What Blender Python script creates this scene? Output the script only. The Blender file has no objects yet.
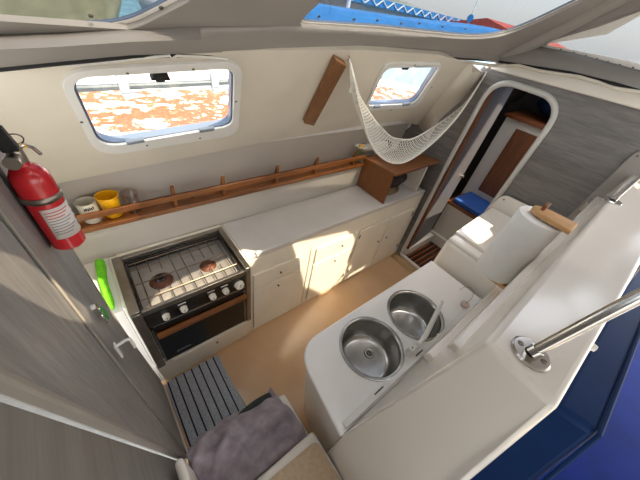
import bpy, bmesh, math, random
from mathutils import Vector, Matrix
random.seed(7)
S = bpy.context.scene
COL = S.collection
PI = math.pi

# ------------------------------------------------------------------ materials
def lin(c):
    if isinstance(c, str):
        c = [int(c[i:i+2], 16) / 255 for i in (0, 2, 4)]
    return tuple((v / 12.92 if v <= .04045 else ((v + .055) / 1.055) ** 2.4) for v in c) + (1,)

def newmat(name):
    m = bpy.data.materials.new(name); m.use_nodes = True
    nt = m.node_tree; b = nt.nodes['Principled BSDF']
    return m, nt, b

def L(nt, a, b): nt.links.new(a, b)

def ramp(nt, stops):
    r = nt.nodes.new('ShaderNodeValToRGB')
    e = r.color_ramp.elements
    while len(e) > 1: e.remove(e[-1])
    e[0].position, e[0].color = stops[0]
    for p, c in stops[1:]:
        k = e.new(p); k.color = c
    return r

def noise(nt, scale, detail=4, rough=.55, vec=None, dist=0):
    n = nt.nodes.new('ShaderNodeTexNoise')
    n.inputs['Scale'].default_value = scale; n.inputs['Detail'].default_value = detail
    n.inputs['Roughness'].default_value = rough; n.inputs['Distortion'].default_value = dist
    if vec is not None: L(nt, vec, n.inputs['Vector'])
    return n

def coords(nt, scale=(1, 1, 1)):
    t = nt.nodes.new('ShaderNodeTexCoord'); mp = nt.nodes.new('ShaderNodeMapping')
    mp.inputs['Scale'].default_value = scale
    L(nt, t.outputs['Object'], mp.inputs['Vector'])
    return mp.outputs['Vector']

def bump(nt, b, h, strength=.2, dist=.005):
    n = nt.nodes.new('ShaderNodeBump'); n.inputs['Strength'].default_value = strength
    n.inputs['Distance'].default_value = dist
    L(nt, h, n.inputs['Height']); L(nt, n.outputs['Normal'], b.inputs['Normal'])

def plain(name, c, rough=.5, metal=0, var=.06, scale=8, bmp=0, bscale=60, coat=0):
    m, nt, b = newmat(name)
    v = coords(nt); base = lin(c)
    n = noise(nt, scale, 3, .5, v)
    lo = tuple(x * (1 - var) for x in base[:3]) + (1,); hi = tuple(min(1, x * (1 + var)) for x in base[:3]) + (1,)
    r = ramp(nt, [(.3, lo), (.7, hi)])
    L(nt, n.outputs['Fac'], r.inputs['Fac']); L(nt, r.outputs['Color'], b.inputs['Base Color'])
    b.inputs['Roughness'].default_value = rough; b.inputs['Metallic'].default_value = metal
    if coat: b.inputs['Coat Weight'].default_value = coat; b.inputs['Coat Roughness'].default_value = .12
    if bmp:
        nb = noise(nt, bscale, 4, .6, v); bump(nt, b, nb.outputs['Fac'], bmp, .004)
    return m

def grained(name, cols, scale, rough=.5, bmp=.1, coat=0, nsc=1.0):
    """streaky wood: object coordinates squeezed along the grain"""
    m, nt, b = newmat(name)
    v = coords(nt, scale)
    n1 = noise(nt, 3 * nsc, 6, .65, v, .6); n2 = noise(nt, 11 * nsc, 5, .7, v, .2)
    mx = nt.nodes.new('ShaderNodeMix'); mx.inputs[0].default_value = .45
    L(nt, n1.outputs['Fac'], mx.inputs[2]); L(nt, n2.outputs['Fac'], mx.inputs[3])
    k = len(cols)
    r = ramp(nt, [(.3 + .4 * i / (k - 1), lin(c)) for i, c in enumerate(cols)])
    L(nt, mx.outputs[0], r.inputs['Fac']); L(nt, r.outputs['Color'], b.inputs['Base Color'])
    b.inputs['Roughness'].default_value = rough
    if coat: b.inputs['Coat Weight'].default_value = coat
    if bmp: bump(nt, b, n2.outputs['Fac'], bmp, .003)
    return m

LAM = ['686664', '807d7a', '93908c', 'a8a5a1']
MT = {}
MT['gel'] = plain('white_gelcoat', 'ebe4d9', .32, var=.03, scale=3, coat=.15)
MT['gelgloss'] = plain('glossy_gelcoat', 'ece5da', .22, var=.02, scale=2, coat=.4)
MT['cream'] = plain('cream_liner', 'd9d0bf', .5, var=.05, scale=4, bmp=.03, bscale=40)
MT['lining'] = plain('hull_lining', 'c8c0b4', .4, var=.04, scale=3)
MT['beam'] = plain('grey_white_moulding', '958f88', .45, var=.04, scale=3)
MT['cab'] = plain('cabinet_paint', 'e8e0d0', .38, var=.04, scale=5)
MT['counter'] = plain('white_worktop', 'cac5be', .3, var=.05, scale=4, coat=.2)
MT['sinktop'] = plain('sink_moulding', 'ece8e2', .28, var=.02, scale=4, coat=.3)
MT['floor'] = plain('beige_floor_gelcoat', 'c6a27b', .25, var=.07, scale=3, coat=.3)
MT['tan'] = plain('tan_threshold', 'a8895f', .45, var=.1, scale=10)
MT['lam_v'] = grained('grey_laminate_upright', LAM, (7, 7, .7), .45, .06)
MT['lam_y'] = grained('grey_laminate_crosswise', ['5a5653', '6d6865', '7d7874', '8e8884'], (7, .7, 7), .45, .06)
MT['lam_side'] = grained('grey_laminate_lower', ['6a6763', '7b7874', '8c8985'], (7, .6, 9), .5, .06)
MT['trimgrey'] = plain('grey_trim', '8f887f', .65, var=.05)
MT['frame'] = plain('pale_door_trim', 'cdcac2', .35, var=.04)
MT['teakrail'] = grained('varnished_teak', ['5e3314', '7e4a1f', '985f30'], (.9, 9, 9), .4, .08, .2)
MT['box'] = grained('brown_veneer', ['6d3c14', '834d1f', '955c2a'], (9, 9, 1.2), .42, .05, .2)
MT['boxtop'] = grained('brown_veneer_lengthwise', ['6f4220', '84522b', '966236'], (1.2, 9, 9), .42, .05, .2)
MT['batten'] = grained('oiled_timber', ['6b4526', '825733', '946740'], (6, 6, 1.0), .5, .08)
MT['pine'] = grained('light_wood', ['b98a58', 'c99c6b', 'd6ac7d'], (8, 1.2, 8), .5, .08)
MT['mahog'] = grained('mahogany_door', ['5c2e14', '743f1e', '87502a'], (9, 9, 1), .38, .05, .3)
MT['steel'] = plain('polished_steel', 'c4c0ba', .18, 1, .06, 14)
MT['brushed'] = plain('brushed_steel', '9d968c', .34, 1, .12, 18)
MT['basin'] = plain('worn_basin_steel', 'b4b2ae', .24, 1, .3, 7)
MT['hobpan'] = plain('hob_tray_steel', 'a8a39d', .38, .55, .15, 9)
MT['black'] = plain('black_enamel', '15110f', .22, 0, .2, 10, coat=.3)
MT['blackmat'] = plain('black_rubber', '161514', .7, 0, .2, 20)
MT['ovenglass'] = plain('oven_glass', '070605', .22, 0, .1, 5)
MT['knob'] = plain('ivory_knob', 'e4dccb', .4)
MT['wire'] = plain('grate_wire', '6b5f52', .35, 1, .25, 30)
MT['burner'] = plain('burnt_brass', '5d3826', .55, .35, .3, 40)
MT['red'] = plain('red_lacquer', 'c01722', .25, 0, .05, 5, coat=.5)
MT['label'] = plain('white_paper', 'd9d4cf', .6, var=.03)
MT['ink'] = plain('black_print', '2a2730', .7)
MT['inkred'] = plain('red_print', 'c4555a', .7)
MT['inkgrey'] = plain('grey_print', '8d8a90', .7)
MT['yellow'] = plain('yellow_plastic', 'f2b413', .35, var=.03, coat=.2)
MT['mug'] = plain('cream_ceramic', 'd8d2c0', .3, var=.04, coat=.3)
MT['green'] = plain('green_cloth', '6fce1c', .8, var=.2, scale=25, bmp=.3, bscale=90)
MT['tagg'] = plain('green_tag', '1fa045', .5)
MT['paper'] = plain('paper_towel', 'f0eeea', .9, var=.02, scale=30, bmp=.12, bscale=70)
MT['towel'] = plain('mauve_terry', 'a0969c', 1, var=.28, scale=14, bmp=.9, bscale=160)
MT['char'] = plain('charcoal_cloth', '434744', 1, var=.2, scale=40, bmp=.5, bscale=150)
MT['nonskid'] = plain('beige_nonskid', 'cdb494', .55, var=.1, scale=60, bmp=.7, bscale=130)
MT['blue'] = plain('blue_upholstery', '03226e', .55, var=.18, scale=7, bmp=.1, bscale=20)
MT['blueback'] = plain('faded_blue_vinyl', '132a52', .5, var=.12, scale=5, bmp=.08, bscale=15)
MT['bluedk'] = plain('navy_cloth', '13203a', .8, var=.2, scale=10, bmp=.2)
MT['cush'] = plain('royal_blue_cushion', '1f4d96', .7, var=.1, scale=12, bmp=.1)
MT['net'] = plain('white_cotton_net', 'e8e3d6', .85, var=.08, scale=60)
MT['bag'] = plain('dark_bag', '2b2022', .7, var=.3, scale=12, bmp=.4, bscale=40)
MT['straw'] = plain('woven_tray', '9c845f', .8, var=.2, scale=50, bmp=.4, bscale=120)
MT['white'] = plain('white_plastic', 'e3e0d9', .4, var=.03)
MT['pinkish'] = plain('pale_rubber', 'cdb9a8', .6, var=.1)
MT['darkin'] = plain('dark_grey_lining', '6e6b6a', .7, var=.1)  # one even dark grey for the forward cabin lining
MT['doorleaf'] = grained('grey_door_leaf', ['4b4a4d', '57565a', '646367'], (8, 8, .6), .4, .04)
MT['screw'] = plain('dull_screw', '6f675d', .4, .8, .2, 60)

def teak_sole():
    m, nt, b = newmat('teak_and_holly_sole')
    v = coords(nt, (1, 1, 1))
    w = nt.nodes.new('ShaderNodeTexWave'); w.wave_type = 'BANDS'; w.bands_direction = 'Y'
    w.inputs['Scale'].default_value = 5.5; w.inputs['Distortion'].default_value = .4
    L(nt, v, w.inputs['Vector'])
    r = ramp(nt, [(0, lin('2c0f06')), (.6, lin('45190a')), (.88, lin('5f2b10')), (1, lin('8a5522'))])
    L(nt, w.outputs['Fac'], r.inputs['Fac']); L(nt, r.outputs['Color'], b.inputs['Base Color'])
    b.inputs['Roughness'].default_value = .25; b.inputs['Coat Weight'].default_value = .3
    return m
MT['teak'] = teak_sole()

def rug_mat():
    m, nt, b = newmat('striped_bath_mat')
    t = nt.nodes.new('ShaderNodeTexCoord'); sx = nt.nodes.new('ShaderNodeSeparateXYZ')
    L(nt, t.outputs['Object'], sx.inputs[0])
    def mth(op, a, bb):
        n = nt.nodes.new('ShaderNodeMath'); n.operation = op
        if hasattr(a, 'links'): L(nt, a, n.inputs[0])
        else: n.inputs[0].default_value = a
        n.inputs[1].default_value = bb
        return n.outputs[0]
    u = mth('FRACT', mth('MULTIPLY', mth('ADD', sx.outputs[0], 2.0), 1 / .0515), 0)
    n = noise(nt, 120, 4, .7, t.outputs['Object'])
    base = ramp(nt, [(.3, lin('8b9199')), (.7, lin('b8bec6'))]); L(nt, n.outputs['Fac'], base.inputs['Fac'])
    s = ramp(nt, [(0, (0, 0, 0, 1)), (.40, (0, 0, 0, 1)), (.43, (1, 1, 1, 1)), (.57, (1, 1, 1, 1)), (.60, (0, 0, 0, 1))])
    L(nt, u, s.inputs['Fac'])
    mx = nt.nodes.new('ShaderNodeMix'); mx.data_type = 'RGBA'
    L(nt, s.outputs['Color'], mx.inputs[0]); L(nt, base.outputs['Color'], mx.inputs[6]); mx.inputs[7].default_value = lin('33222f')
    L(nt, mx.outputs[2], b.inputs['Base Color']); b.inputs['Roughness'].default_value = 1
    bump(nt, b, n.outputs['Fac'], .8, .004)
    return m
MT['rug'] = rug_mat()

def clear(name, tint, rough=.0, gl=.06):
    m = bpy.data.materials.new(name); m.use_nodes = True; nt = m.node_tree
    for n in list(nt.nodes):
        if n.type != 'OUTPUT_MATERIAL': nt.nodes.remove(n)
    out = nt.nodes[0]
    t = nt.nodes.new('ShaderNodeBsdfTransparent'); t.inputs[0].default_value = tint
    g = nt.nodes.new('ShaderNodeBsdfGlossy'); g.inputs['Roughness'].default_value = rough + .03
    mx = nt.nodes.new('ShaderNodeMixShader'); mx.inputs[0].default_value = gl
    L(nt, t.outputs[0], mx.inputs[1]); L(nt, g.outputs[0], mx.inputs[2]); L(nt, mx.outputs[0], out.inputs[0])
    return m
MT['pane'] = clear('clear_pane', (.95, .97, .97, 1))
MT['tinted'] = clear('tinted_acrylic', (.46, .47, .48, 1), gl=.03)
MT['clearcup'] = clear('clear_plastic', (.93, .91, .90, 1), .08, .12)

def rust_mat():
    m, nt, b = newmat('peeling_orange_paint')
    v = coords(nt); n = noise(nt, 2.6, 6, .72, v, .3); n2 = noise(nt, 9, 4, .6, v)
    r = ramp(nt, [(.45, lin('e8e4de')), (.465, lin('a8572c')), (.52, lin('9a3c18')), (.575, lin('a65a2a')), (.59, lin('e8e4de'))])
    mx = nt.nodes.new('ShaderNodeMix'); mx.inputs[0].default_value = .3
    L(nt, n.outputs['Fac'], mx.inputs[2]); L(nt, n2.outputs['Fac'], mx.inputs[3])
    L(nt, mx.outputs[0], r.inputs['Fac']); L(nt, r.outputs['Color'], b.inputs['Base Color'])
    b.inputs['Roughness'].default_value = .7
    return m
MT['rust'] = rust_mat()
MT['exwhite'] = plain('outside_white', 'eeeeec', .5)
MT['rail'] = plain('weathered_rail', '3f474d', .5, .0, .2, 10)
MT['seal'] = plain('blue_grey_seal', '59677c', .5)
MT['exgrey'] = plain('outside_grey', '8b9299', .6, var=.2, scale=3)
MT['extan'] = plain('outside_tan', 'b7a582', .6, var=.2, scale=3)
MT['exdark'] = plain('outside_dark', '4c5560', .6, var=.3, scale=4)
MT['exblue'] = plain('blue_canvas', '2a7fc8', .7, var=.15, scale=3)
MT['exred'] = plain('red_roof', 'b8483c', .7, var=.15, scale=3)
MT['hill'] = plain('hazy_hill', '8c9690', .9, var=.2, scale=.05)
def sea_mat():
    m, nt, b = newmat('sea_water')
    v = coords(nt); n = noise(nt, 2.2, 4, .6, v)
    r = ramp(nt, [(.35, lin('3f7f93')), (.7, lin('86bccb'))]); L(nt, n.outputs['Fac'], r.inputs['Fac'])
    L(nt, r.outputs['Color'], b.inputs['Base Color']); b.inputs['Roughness'].default_value = .2
    bump(nt, b, n.outputs['Fac'], .5, .1)
    return m
MT['sea'] = sea_mat()

# ------------------------------------------------------------------ mesh helpers
class MB:
    def __init__(s): s.bm = bmesh.new()
    def face(s, pts):
        vs = [s.bm.verts.new(p) for p in pts]
        return s.bm.faces.new(vs)
    def prism(s, pts, vec):
        vec = Vector(vec); a = [s.bm.verts.new(p) for p in pts]; b = [s.bm.verts.new(Vector(p) + vec) for p in pts]
        n = len(pts)
        s.bm.faces.new(a[::-1]); s.bm.faces.new(b)
        for i in range(n): s.bm.faces.new((a[i], a[(i + 1) % n], b[(i + 1) % n], b[i]))
        return s
    def box(s, lo, hi):
        x0, y0, z0 = lo; x1, y1, z1 = hi
        return s.prism([(x0, y0, z0), (x1, y0, z0), (x1, y1, z0), (x0, y1, z0)], (0, 0, z1 - z0))
    def hexa(s, bot, top):
        a = [s.bm.verts.new(p) for p in bot]; b = [s.bm.verts.new(p) for p in top]; n = len(a)
        s.bm.faces.new(a[::-1]); s.bm.faces.new(b)
        for i in range(n): s.bm.faces.new((a[i], a[(i + 1) % n], b[(i + 1) % n], b[i]))
        return s
    def loft(s, rings, closed=True, cap0=True, cap1=True):
        R = [[s.bm.verts.new(p) for p in r] for r in rings]; n = len(R[0])
        for a, b in zip(R, R[1:]):
            for i in range(n if closed else n - 1):
                s.bm.faces.new((a[i], a[(i + 1) % n], b[(i + 1) % n], b[i]))
        if closed and cap0: s.bm.faces.new(R[0][::-1])
        if closed and cap1: s.bm.faces.new(R[-1])
        return s
    def tube(s, path, r, n=8, closed=False, caps=True):
        path = [Vector(p) for p in path]; k = len(path)
        rs = r if isinstance(r, (list, tuple)) else [r] * k
        rings = []; prev = None
        for i, p in enumerate(path):
            if closed: t = path[(i + 1) % k] - path[i - 1]
            else: t = path[min(i + 1, k - 1)] - path[max(i - 1, 0)]
            t.normalize()
            if prev is None:
                u = Vector((0, 0, 1)) if abs(t.z) < .9 else Vector((1, 0, 0))
            else: u = prev
            u = (u - t * u.dot(t)).normalized(); w = t.cross(u); prev = u
            rings.append([s.bm.verts.new(p + rs[i] * (math.cos(2 * PI * j / n) * u + math.sin(2 * PI * j / n) * w)) for j in range(n)])
        m = k if closed else k - 1
        for i in range(m):
            a, b = rings[i], rings[(i + 1) % k]
            for j in range(n): s.bm.faces.new((a[j], a[(j + 1) % n], b[(j + 1) % n], b[j]))
        if not closed and caps: s.bm.faces.new(rings[0][::-1]); s.bm.faces.new(rings[-1])
        return s
    def lathe(s, prof, c=(0, 0, 0), axis=(0, 0, 1), n=32, closed_prof=False):
        ax = Vector(axis).normalized(); u = ax.orthogonal().normalized(); w = ax.cross(u); c = Vector(c)
        rings = []
        for r, z in prof:
            if r < 1e-6: rings.append([s.bm.verts.new(c + ax * z)])
            else: rings.append([s.bm.verts.new(c + ax * z + r * (math.cos(2 * PI * j / n) * u + math.sin(2 * PI * j / n) * w)) for j in range(n)])
        pairs = list(zip(rings, rings[1:]))
        if closed_prof: pairs.append((rings[-1], rings[0]))
        for a, b in pairs:
            for j in range(n):
                k = (j + 1) % n
                if len(a) == 1 and len(b) == 1: continue
                if len(a) == 1: s.bm.faces.new((a[0], b[k], b[j]))
                elif len(b) == 1: s.bm.faces.new((a[j], a[k], b[0]))
                else: s.bm.faces.new((a[j], a[k], b[k], b[j]))
        return s
    def grid(s, fn, nu, nv, cu=False, cv=False):
        V = [[s.bm.verts.new(fn(i / nu, j / nv)) for j in range(nv + (0 if cv else 1))] for i in range(nu + (0 if cu else 1))]
        for i in range(nu):
            for j in range(nv):
                i2 = (i + 1) % len(V) if cu else i + 1; j2 = (j + 1) % len(V[0]) if cv else j + 1
                s.bm.faces.new((V[i][j], V[i2][j], V[i2][j2], V[i][j2]))
        return s
    def build(s, name, mat, parent=None, bevel=0, seg=2, ang=35, solid=0, sub=0, twoside=False):
        bm = s.bm
        if not solid and not twoside: bmesh.ops.recalc_face_normals(bm, faces=bm.faces)
        me = bpy.data.meshes.new(name)
        for f in bm.faces: f.smooth = True
        bm.to_mesh(me); bm.free()
        return link(name, me, mat, parent, bevel, seg, ang, solid, sub)

def wloc(o):
    v = Vector((0, 0, 0))
    while o: v = v + o.location; o = o.parent
    return v

def link(name, me, mat, parent=None, bevel=0, seg=2, ang=35, solid=0, sub=0):
    o = bpy.data.objects.new(name, me); COL.objects.link(o)
    vs = me.vertices
    if parent is None:
        xs = [v.co.x for v in vs]; ys = [v.co.y for v in vs]; zs = [v.co.z for v in vs]
        loc = Vector(((min(xs) + max(xs)) / 2, (min(ys) + max(ys)) / 2, min(zs)))
        me.transform(Matrix.Translation(-loc)); o.location = loc
    else:
        o.parent = parent; me.transform(Matrix.Translation(-wloc(parent)))
    me.materials.append(MT[mat] if isinstance(mat, str) else mat)
    me.set_sharp_from_angle(angle=math.radians(ang))
    if sub:
        k = o.modifiers.new('sub', 'SUBSURF'); k.levels = sub; k.render_levels = sub
    if solid:
        k = o.modifiers.new('solid', 'SOLIDIFY'); k.thickness = solid; k.offset = 0
    if bevel:
        k = o.modifiers.new('bevel', 'BEVEL'); k.width = bevel; k.segments = seg; k.limit_method = 'ANGLE'
        k.angle_limit = math.radians(40)
    return o

def rpoly(pts, r, n=6):
    """round the corners of a 2-D polygon; r: one radius or one per corner"""
    out = []; k = len(pts)
    for i, p in enumerate(pts):
        rr = r[i] if isinstance(r, (list, tuple)) else r
        p = Vector(p); a = Vector(pts[i - 1]) - p; b = Vector(pts[(i + 1) % k]) - p
        if rr <= 0: out.append(tuple(p)); continue
        da = min(rr, a.length * .49); db = min(rr, b.length * .49)
        A = p + a.normalized() * da; B = p + b.normalized() * db
        for j in range(n + 1):
            t = j / n; q = A * (1 - t) ** 2 + p * 2 * t * (1 - t) + B * t * t
            out.append(tuple(q))
    return out

def circ(c, r, n=40): return [(c[0] + r * math.cos(2 * PI * i / n), c[1] + r * math.sin(2 * PI * i / n)) for i in range(n)]

def plate(name, outer, holes, fn, th, mat, parent=None, bevel=0, seg=2, ang=35):
    """flat board with holes; fn maps (u, v, w) to the world, w runs -th/2..th/2"""
    cu = bpy.data.curves.new('tmp', 'CURVE'); cu.dimensions = '2D'; cu.fill_mode = 'BOTH'; cu.extrude = th / 2
    for poly in [outer] + list(holes):
        sp = cu.splines.new('POLY'); sp.points.add(len(poly) - 1); sp.use_cyclic_u = True
        for q, p in zip(sp.points, poly): q.co = (p[0], p[1], 0, 1)
    t = bpy.data.objects.new('tmp', cu); COL.objects.link(t)
    dg = bpy.context.evaluated_depsgraph_get(); dg.update()
    me = bpy.data.meshes.new_from_object(t.evaluated_get(dg), depsgraph=dg)
    bpy.data.objects.remove(t); bpy.data.curves.remove(cu)
    bm = bmesh.new(); bm.from_mesh(me)
    bmesh.ops.remove_doubles(bm, verts=bm.verts, dist=1e-6)
    for v in bm.verts: v.co = Vector(fn(*v.co))
    bmesh.ops.recalc_face_normals(bm, faces=bm.faces)
    for f in bm.faces: f.smooth = True
    me.clear_geometry(); bm.to_mesh(me); bm.free(); me.name = name
    while me.materials: me.materials.pop()
    return link(name, me, mat, parent, bevel, seg, ang)

def tag(o, label=None, cat=None, group=None, kind=None):
    if label: o['label'] = label
    if cat: o['category'] = cat
    if group: o['group'] = group
    if kind: o['kind'] = kind
    return o
def thing(name, label, cat, loc, group=None):
    o = bpy.data.objects.new(name, None); COL.objects.link(o); o.location = loc; o.empty_display_size = .05
    return tag(o, label, cat, group)
def struct(o, label=None, cat=None): return tag(o, label, cat, kind='structure')
def dup(o, loc, parent=None):
    c = o.copy(); COL.objects.link(c); c.location = loc
    if parent: c.parent = parent
    for ch in list(o.children): dup(ch, ch.location, c)
    return c

def frame3(p0, ex, ey):
    """returns fn(u,v,w) on a plane with in-plane axes ex, ey and normal w, plus the inverse"""
    p0 = Vector(p0); ex = Vector(ex).normalized(); ey = Vector(ey); ey = (ey - ex * ey.dot(ex)).normalized(); ez = ex.cross(ey)
    fn = lambda u, v, w=0: p0 + ex * u + ey * v + ez * w
    inv = lambda p: ((Vector(p) - p0).dot(ex), (Vector(p) - p0).dot(ey))
    return fn, inv

# ================================================================== THE SETTING
XL, XB, YB, ZC = -.147, 2.42, 1.045, .88

# floor of the galley
b = MB(); b.box((-.19, -.3, -.06), (2.30, 1.06, 0)); struct(b.build('floor', 'floor'), 'glossy beige moulded floor of the galley', 'floor')
b = MB(); b.prism([(2.30, .45, -.06), (2.42, .45, -.06), (2.42, .45, .02), (2.32, .45, .02), (2.30, .45, .0)], (0, .61, 0))
struct(b.build('trim_1', 'tan', bevel=.006), 'tan floor strip in front of the doorway', 'trim')

# hull side: backsplash, niche behind the shelf, sloping window panel
hp0 = (0, 1.05, 1.89); hfn, hinv = frame3(hp0, (1, 0, 0), (0, -.37, .52))      # w points into the galley? checked below
def hp(u, v, w=0): return hfn(u, v, w)
top_l = [hinv(p) for p in [(-0.174, 1.087, 1.838), (-0.117, 1.077, 1.852), (0.002, 1.062, 1.873), (0.162, 1.045, 1.897), (0.355, 1.035, 1.911), (0.637, 1.018, 1.935), (1.027, 1.000, 1.960), (1.645, 0.992, 1.972), (2.075, 1.017, 1.937), (2.394, 1.056, 1.881)]]
bot_l = [hinv(p) for p in [(2.394, 1.056, 1.881), (2.742, 1.394, 1.407), (2.649, 1.462, 1.311), (2.040, 1.361, 1.453), (1.615, 1.358, 1.457), (1.288, 1.371, 1.439), (0.799, 1.388, 1.414), (0.646, 1.399, 1.399), (0.185, 1.431, 1.355), (-0.154, 1.453, 1.323), (-0.559, 1.519, 1.230)]]
def ring2(pts, r): return rpoly([hinv(p) for p in pts], r, 8)
W1o = ring2([(-0.022, 1.080, 1.847), (0.501, 1.043, 1.899), (0.593, 1.314, 1.519), (-0.003, 1.344, 1.477)], [.09, .08, .08, .11])
W1g = ring2([(0.003, 1.094, 1.828), (0.476, 1.064, 1.870), (0.548, 1.267, 1.585), (0.018, 1.307, 1.528)], [.06, .05, .06, .09])
W2o = ring2([(1.240, 1.030, 1.918), (1.746, 1.019, 1.934), (2.030, 1.253, 1.605), (1.424, 1.247, 1.613)], [.07, .05, .09, .05])
W2g = ring2([(1.275, 1.045, 1.897), (1.744, 1.032, 1.916), (1.931, 1.226, 1.642), (1.417, 1.219, 1.652)], [.06, .04, .08, .04])
outer = top_l + bot_l[1:]
# close the liner over the bulkhead end
o = plate('wall_port', outer, [W1g, W2g], lambda u, v, w: hp(u, v, w - .012), .024, 'cream')
struct(o, 'cream sloping hull side panel with two windows', 'wall')

def window(n, Wo, Wg, screws, label, hinges):
    root = plate('window_%d' % n, Wo, [Wg], lambda u, v, w: hp(u, v, w + .006), .012, 'white', None, .004, 2)
    struct(root, label, 'window')
    g2 = [(Vector(p)) for p in Wg]; c = sum(g2, Vector((0, 0))) / len(g2)
    inn = [tuple(c + (p - c) * .972) for p in g2]
    plate('gasket', [tuple(c + (p - c) * 1.0) for p in g2], [inn], lambda u, v, w: hp(u, v, w - .014), .03, 'seal', root)
    plate('pane', [tuple(c + (p - c) * .995) for p in g2], [], lambda u, v, w: hp(u, v, w - .03), .006, 'pane', root)
    for q in screws:
        u, v = hinv(q); b = MB(); b.lathe([(0, .003), (.004, .0025), (.005, 0)], hp(u, v, .0115), hp(0, 0, 1) - hp(0, 0, 0), 10)
        b.build('screw', 'screw', root)
    for (q, q2) in hinges:
        u, v = hinv(q); u2, v2 = hinv(q2); d = Vector((u2 - u, v2 - v)); nn = Vector((-d.y, d.x)).normalized()
        b = MB(); h = .010
        pts = [Vector((u, v)) - nn * h, Vector((u2, v2)) - nn * h, Vector((u2, v2)) + nn * h, Vector((u, v)) + nn * h]
        b.prism([hp(p.x, p.y, .004) for p in pts], hp(0, 0, .016) - hp(0, 0, 0)); b.build('hinge', 'exgrey', root, .003)
    return root
w1 = window(1, W1o, W1g, [(0.146, 1.081, 1.846), (0.335, 1.068, 1.865), (-0.008, 1.207, 1.670), (0.178, 1.315, 1.517), (0.401, 1.309, 1.526), (0.523, 1.165, 1.728)], 'long white framed window over the stove', [[(0.105, 1.293, 1.548), (0.169, 1.288, 1.555)], [(0.390, 1.271, 1.579), (0.457, 1.268, 1.583)]])
w2 = window(2, W2o, W2g, [(1.485, 1.028, 1.920), (1.329, 1.117, 1.795), (1.710, 1.255, 1.602), (1.908, 1.130, 1.778)], 'small slanted white framed window above the net', [[(1.482, 1.224, 1.645), (1.539, 1.224, 1.646)], [(1.784, 1.224, 1.645), (1.858, 1.221, 1.650)]])
# latch at the top of the long window
u, v = hinv((0.238, 1.092, 1.832)); b = MB()
b.prism([hp(u - .03, v - .012, -.01), hp(u + .03, v - .012, -.01), hp(u + .022, v + .01, -.01), hp(u - .022, v + .01, -.01)], hp(0, 0, .022) - hp(0, 0, 0))
b.prism([hp(u - .014, v - .026, -.008), hp(u + .014, v - .026, -.008), hp(u + .016, v - .012, -.008), hp(u - .016, v - .012, -.008)], hp(0, 0, .014) - hp(0, 0, 0))
b.build('latch', 'blackmat', w1, .003)
u, v = hinv((1.450, 1.041, 1.903)); b = MB()
b.prism([hp(u - .025, v - .02, -.01), hp(u + .025, v - .02, -.01), hp(u + .02, v + .008, -.01), hp(u - .02, v + .008, -.01)], hp(0, 0, .018) - hp(0, 0, 0)); b.build('latch', 'blackmat', w2, .003)

# lower hull side: backsplash, shelf niche
b = MB(); b.prism([(-.7, 1.412, .5), (-.7, 1.412, 1.083), (-.7, 1.54, 1.083), (-.7, 1.50, 1.42), (-.7, 1.56, 1.42), (-.7, 1.60, 1.0), (-.7, 1.60, .5)], (3.12, 0, 0))
struct(b.build('trim_2', 'lining', ang=50), 'white hull lining behind worktop and shelf', 'wall')
# end of the niche by the aft partition
b = MB(); b.prism([(-.19, 1.42, 1.084), (-.19, 1.53, 1.084), (-.19, 1.49, 1.40), (-.19, 1.44, 1.34)], (-.02, 0, 0)); struct(b.build('trim_3', 'cream'), 'cream end piece of the shelf niche', 'trim')

# aft partition in grey laminate with its door
def yz(x): return lambda u, v, w: Vector((x + w, u, v))
o = plate('wall_aft', [(.553, -.05), (1.01, -.05), (.998, .08), (.922, .5), (.845, .95), (.83, 1.2), (.83, 2.0), (.553, 2.0)], [], yz(-.1685), .043, 'lam_v')
struct(o, 'grey laminate partition wall carrying the fire extinguisher', 'wall')
o = plate('wall_aft_end', [(1.047, -.05), (1.41, -.05), (1.41, 1.9), (1.047, 1.9)], [], yz(-.33), .03, 'gel')
struct(o, 'white end wall of the nook beside the stove', 'wall')
b = MB(); e_ = [(.998, .08), (.922, .5), (.845, .95), (.83, 1.2), (.83, 1.98)]; b.prism([(-.191, y, z) for y, z in e_] + [(-.191, y + .007, z) for y, z in e_[::-1]], (.048, 0, 0)); struct(b.build('trim_4', 'trimgrey', bevel=.002), 'pale edge strip on the partition end', 'trim')
b = MB(); b.box((-.150, .546, -.0), (-.144, .556, 1.98)); struct(b.build('trim_5', 'trimgrey', bevel=.003), 'pale upright strip between partition and door', 'trim')
def matte(k):
    MT[k].node_tree.nodes['Principled BSDF'].inputs['Specular IOR Level'].default_value = .08
for k_ in ('blue', 'blueback', 'bluedk', 'towel', 'char', 'rug'): matte(k_)
dB = [(.262 - .0, 1.98), (.262, 1.768), (.48, .237), (.50, .0)]
door1 = plate('door_1', [(.533, 0), (.533, 1.98), (.235, 1.98), (.262, 1.768), (.485, .237), (.52, 0)], [], yz(-.163), .03, 'lam_v')
struct(door1, 'grey laminate door leaf beside the partition', 'door')
b = MB(); b.box((-.19, .534, 0), (-.17, .545, 1.98)); struct(b.build('trim_6', 'blackmat'), 'black strip standing for the shaded gap beside the grey door', 'trim')  # black strip put in for the shade inside the door gap
b = MB(); b.box((-.1465, .42, .0005), (-.137, 1.0, .022)); struct(b.build('baseboard_aft', 'cream', bevel=.003), 'cream strip along the foot of the aft partition', 'baseboard')
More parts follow.
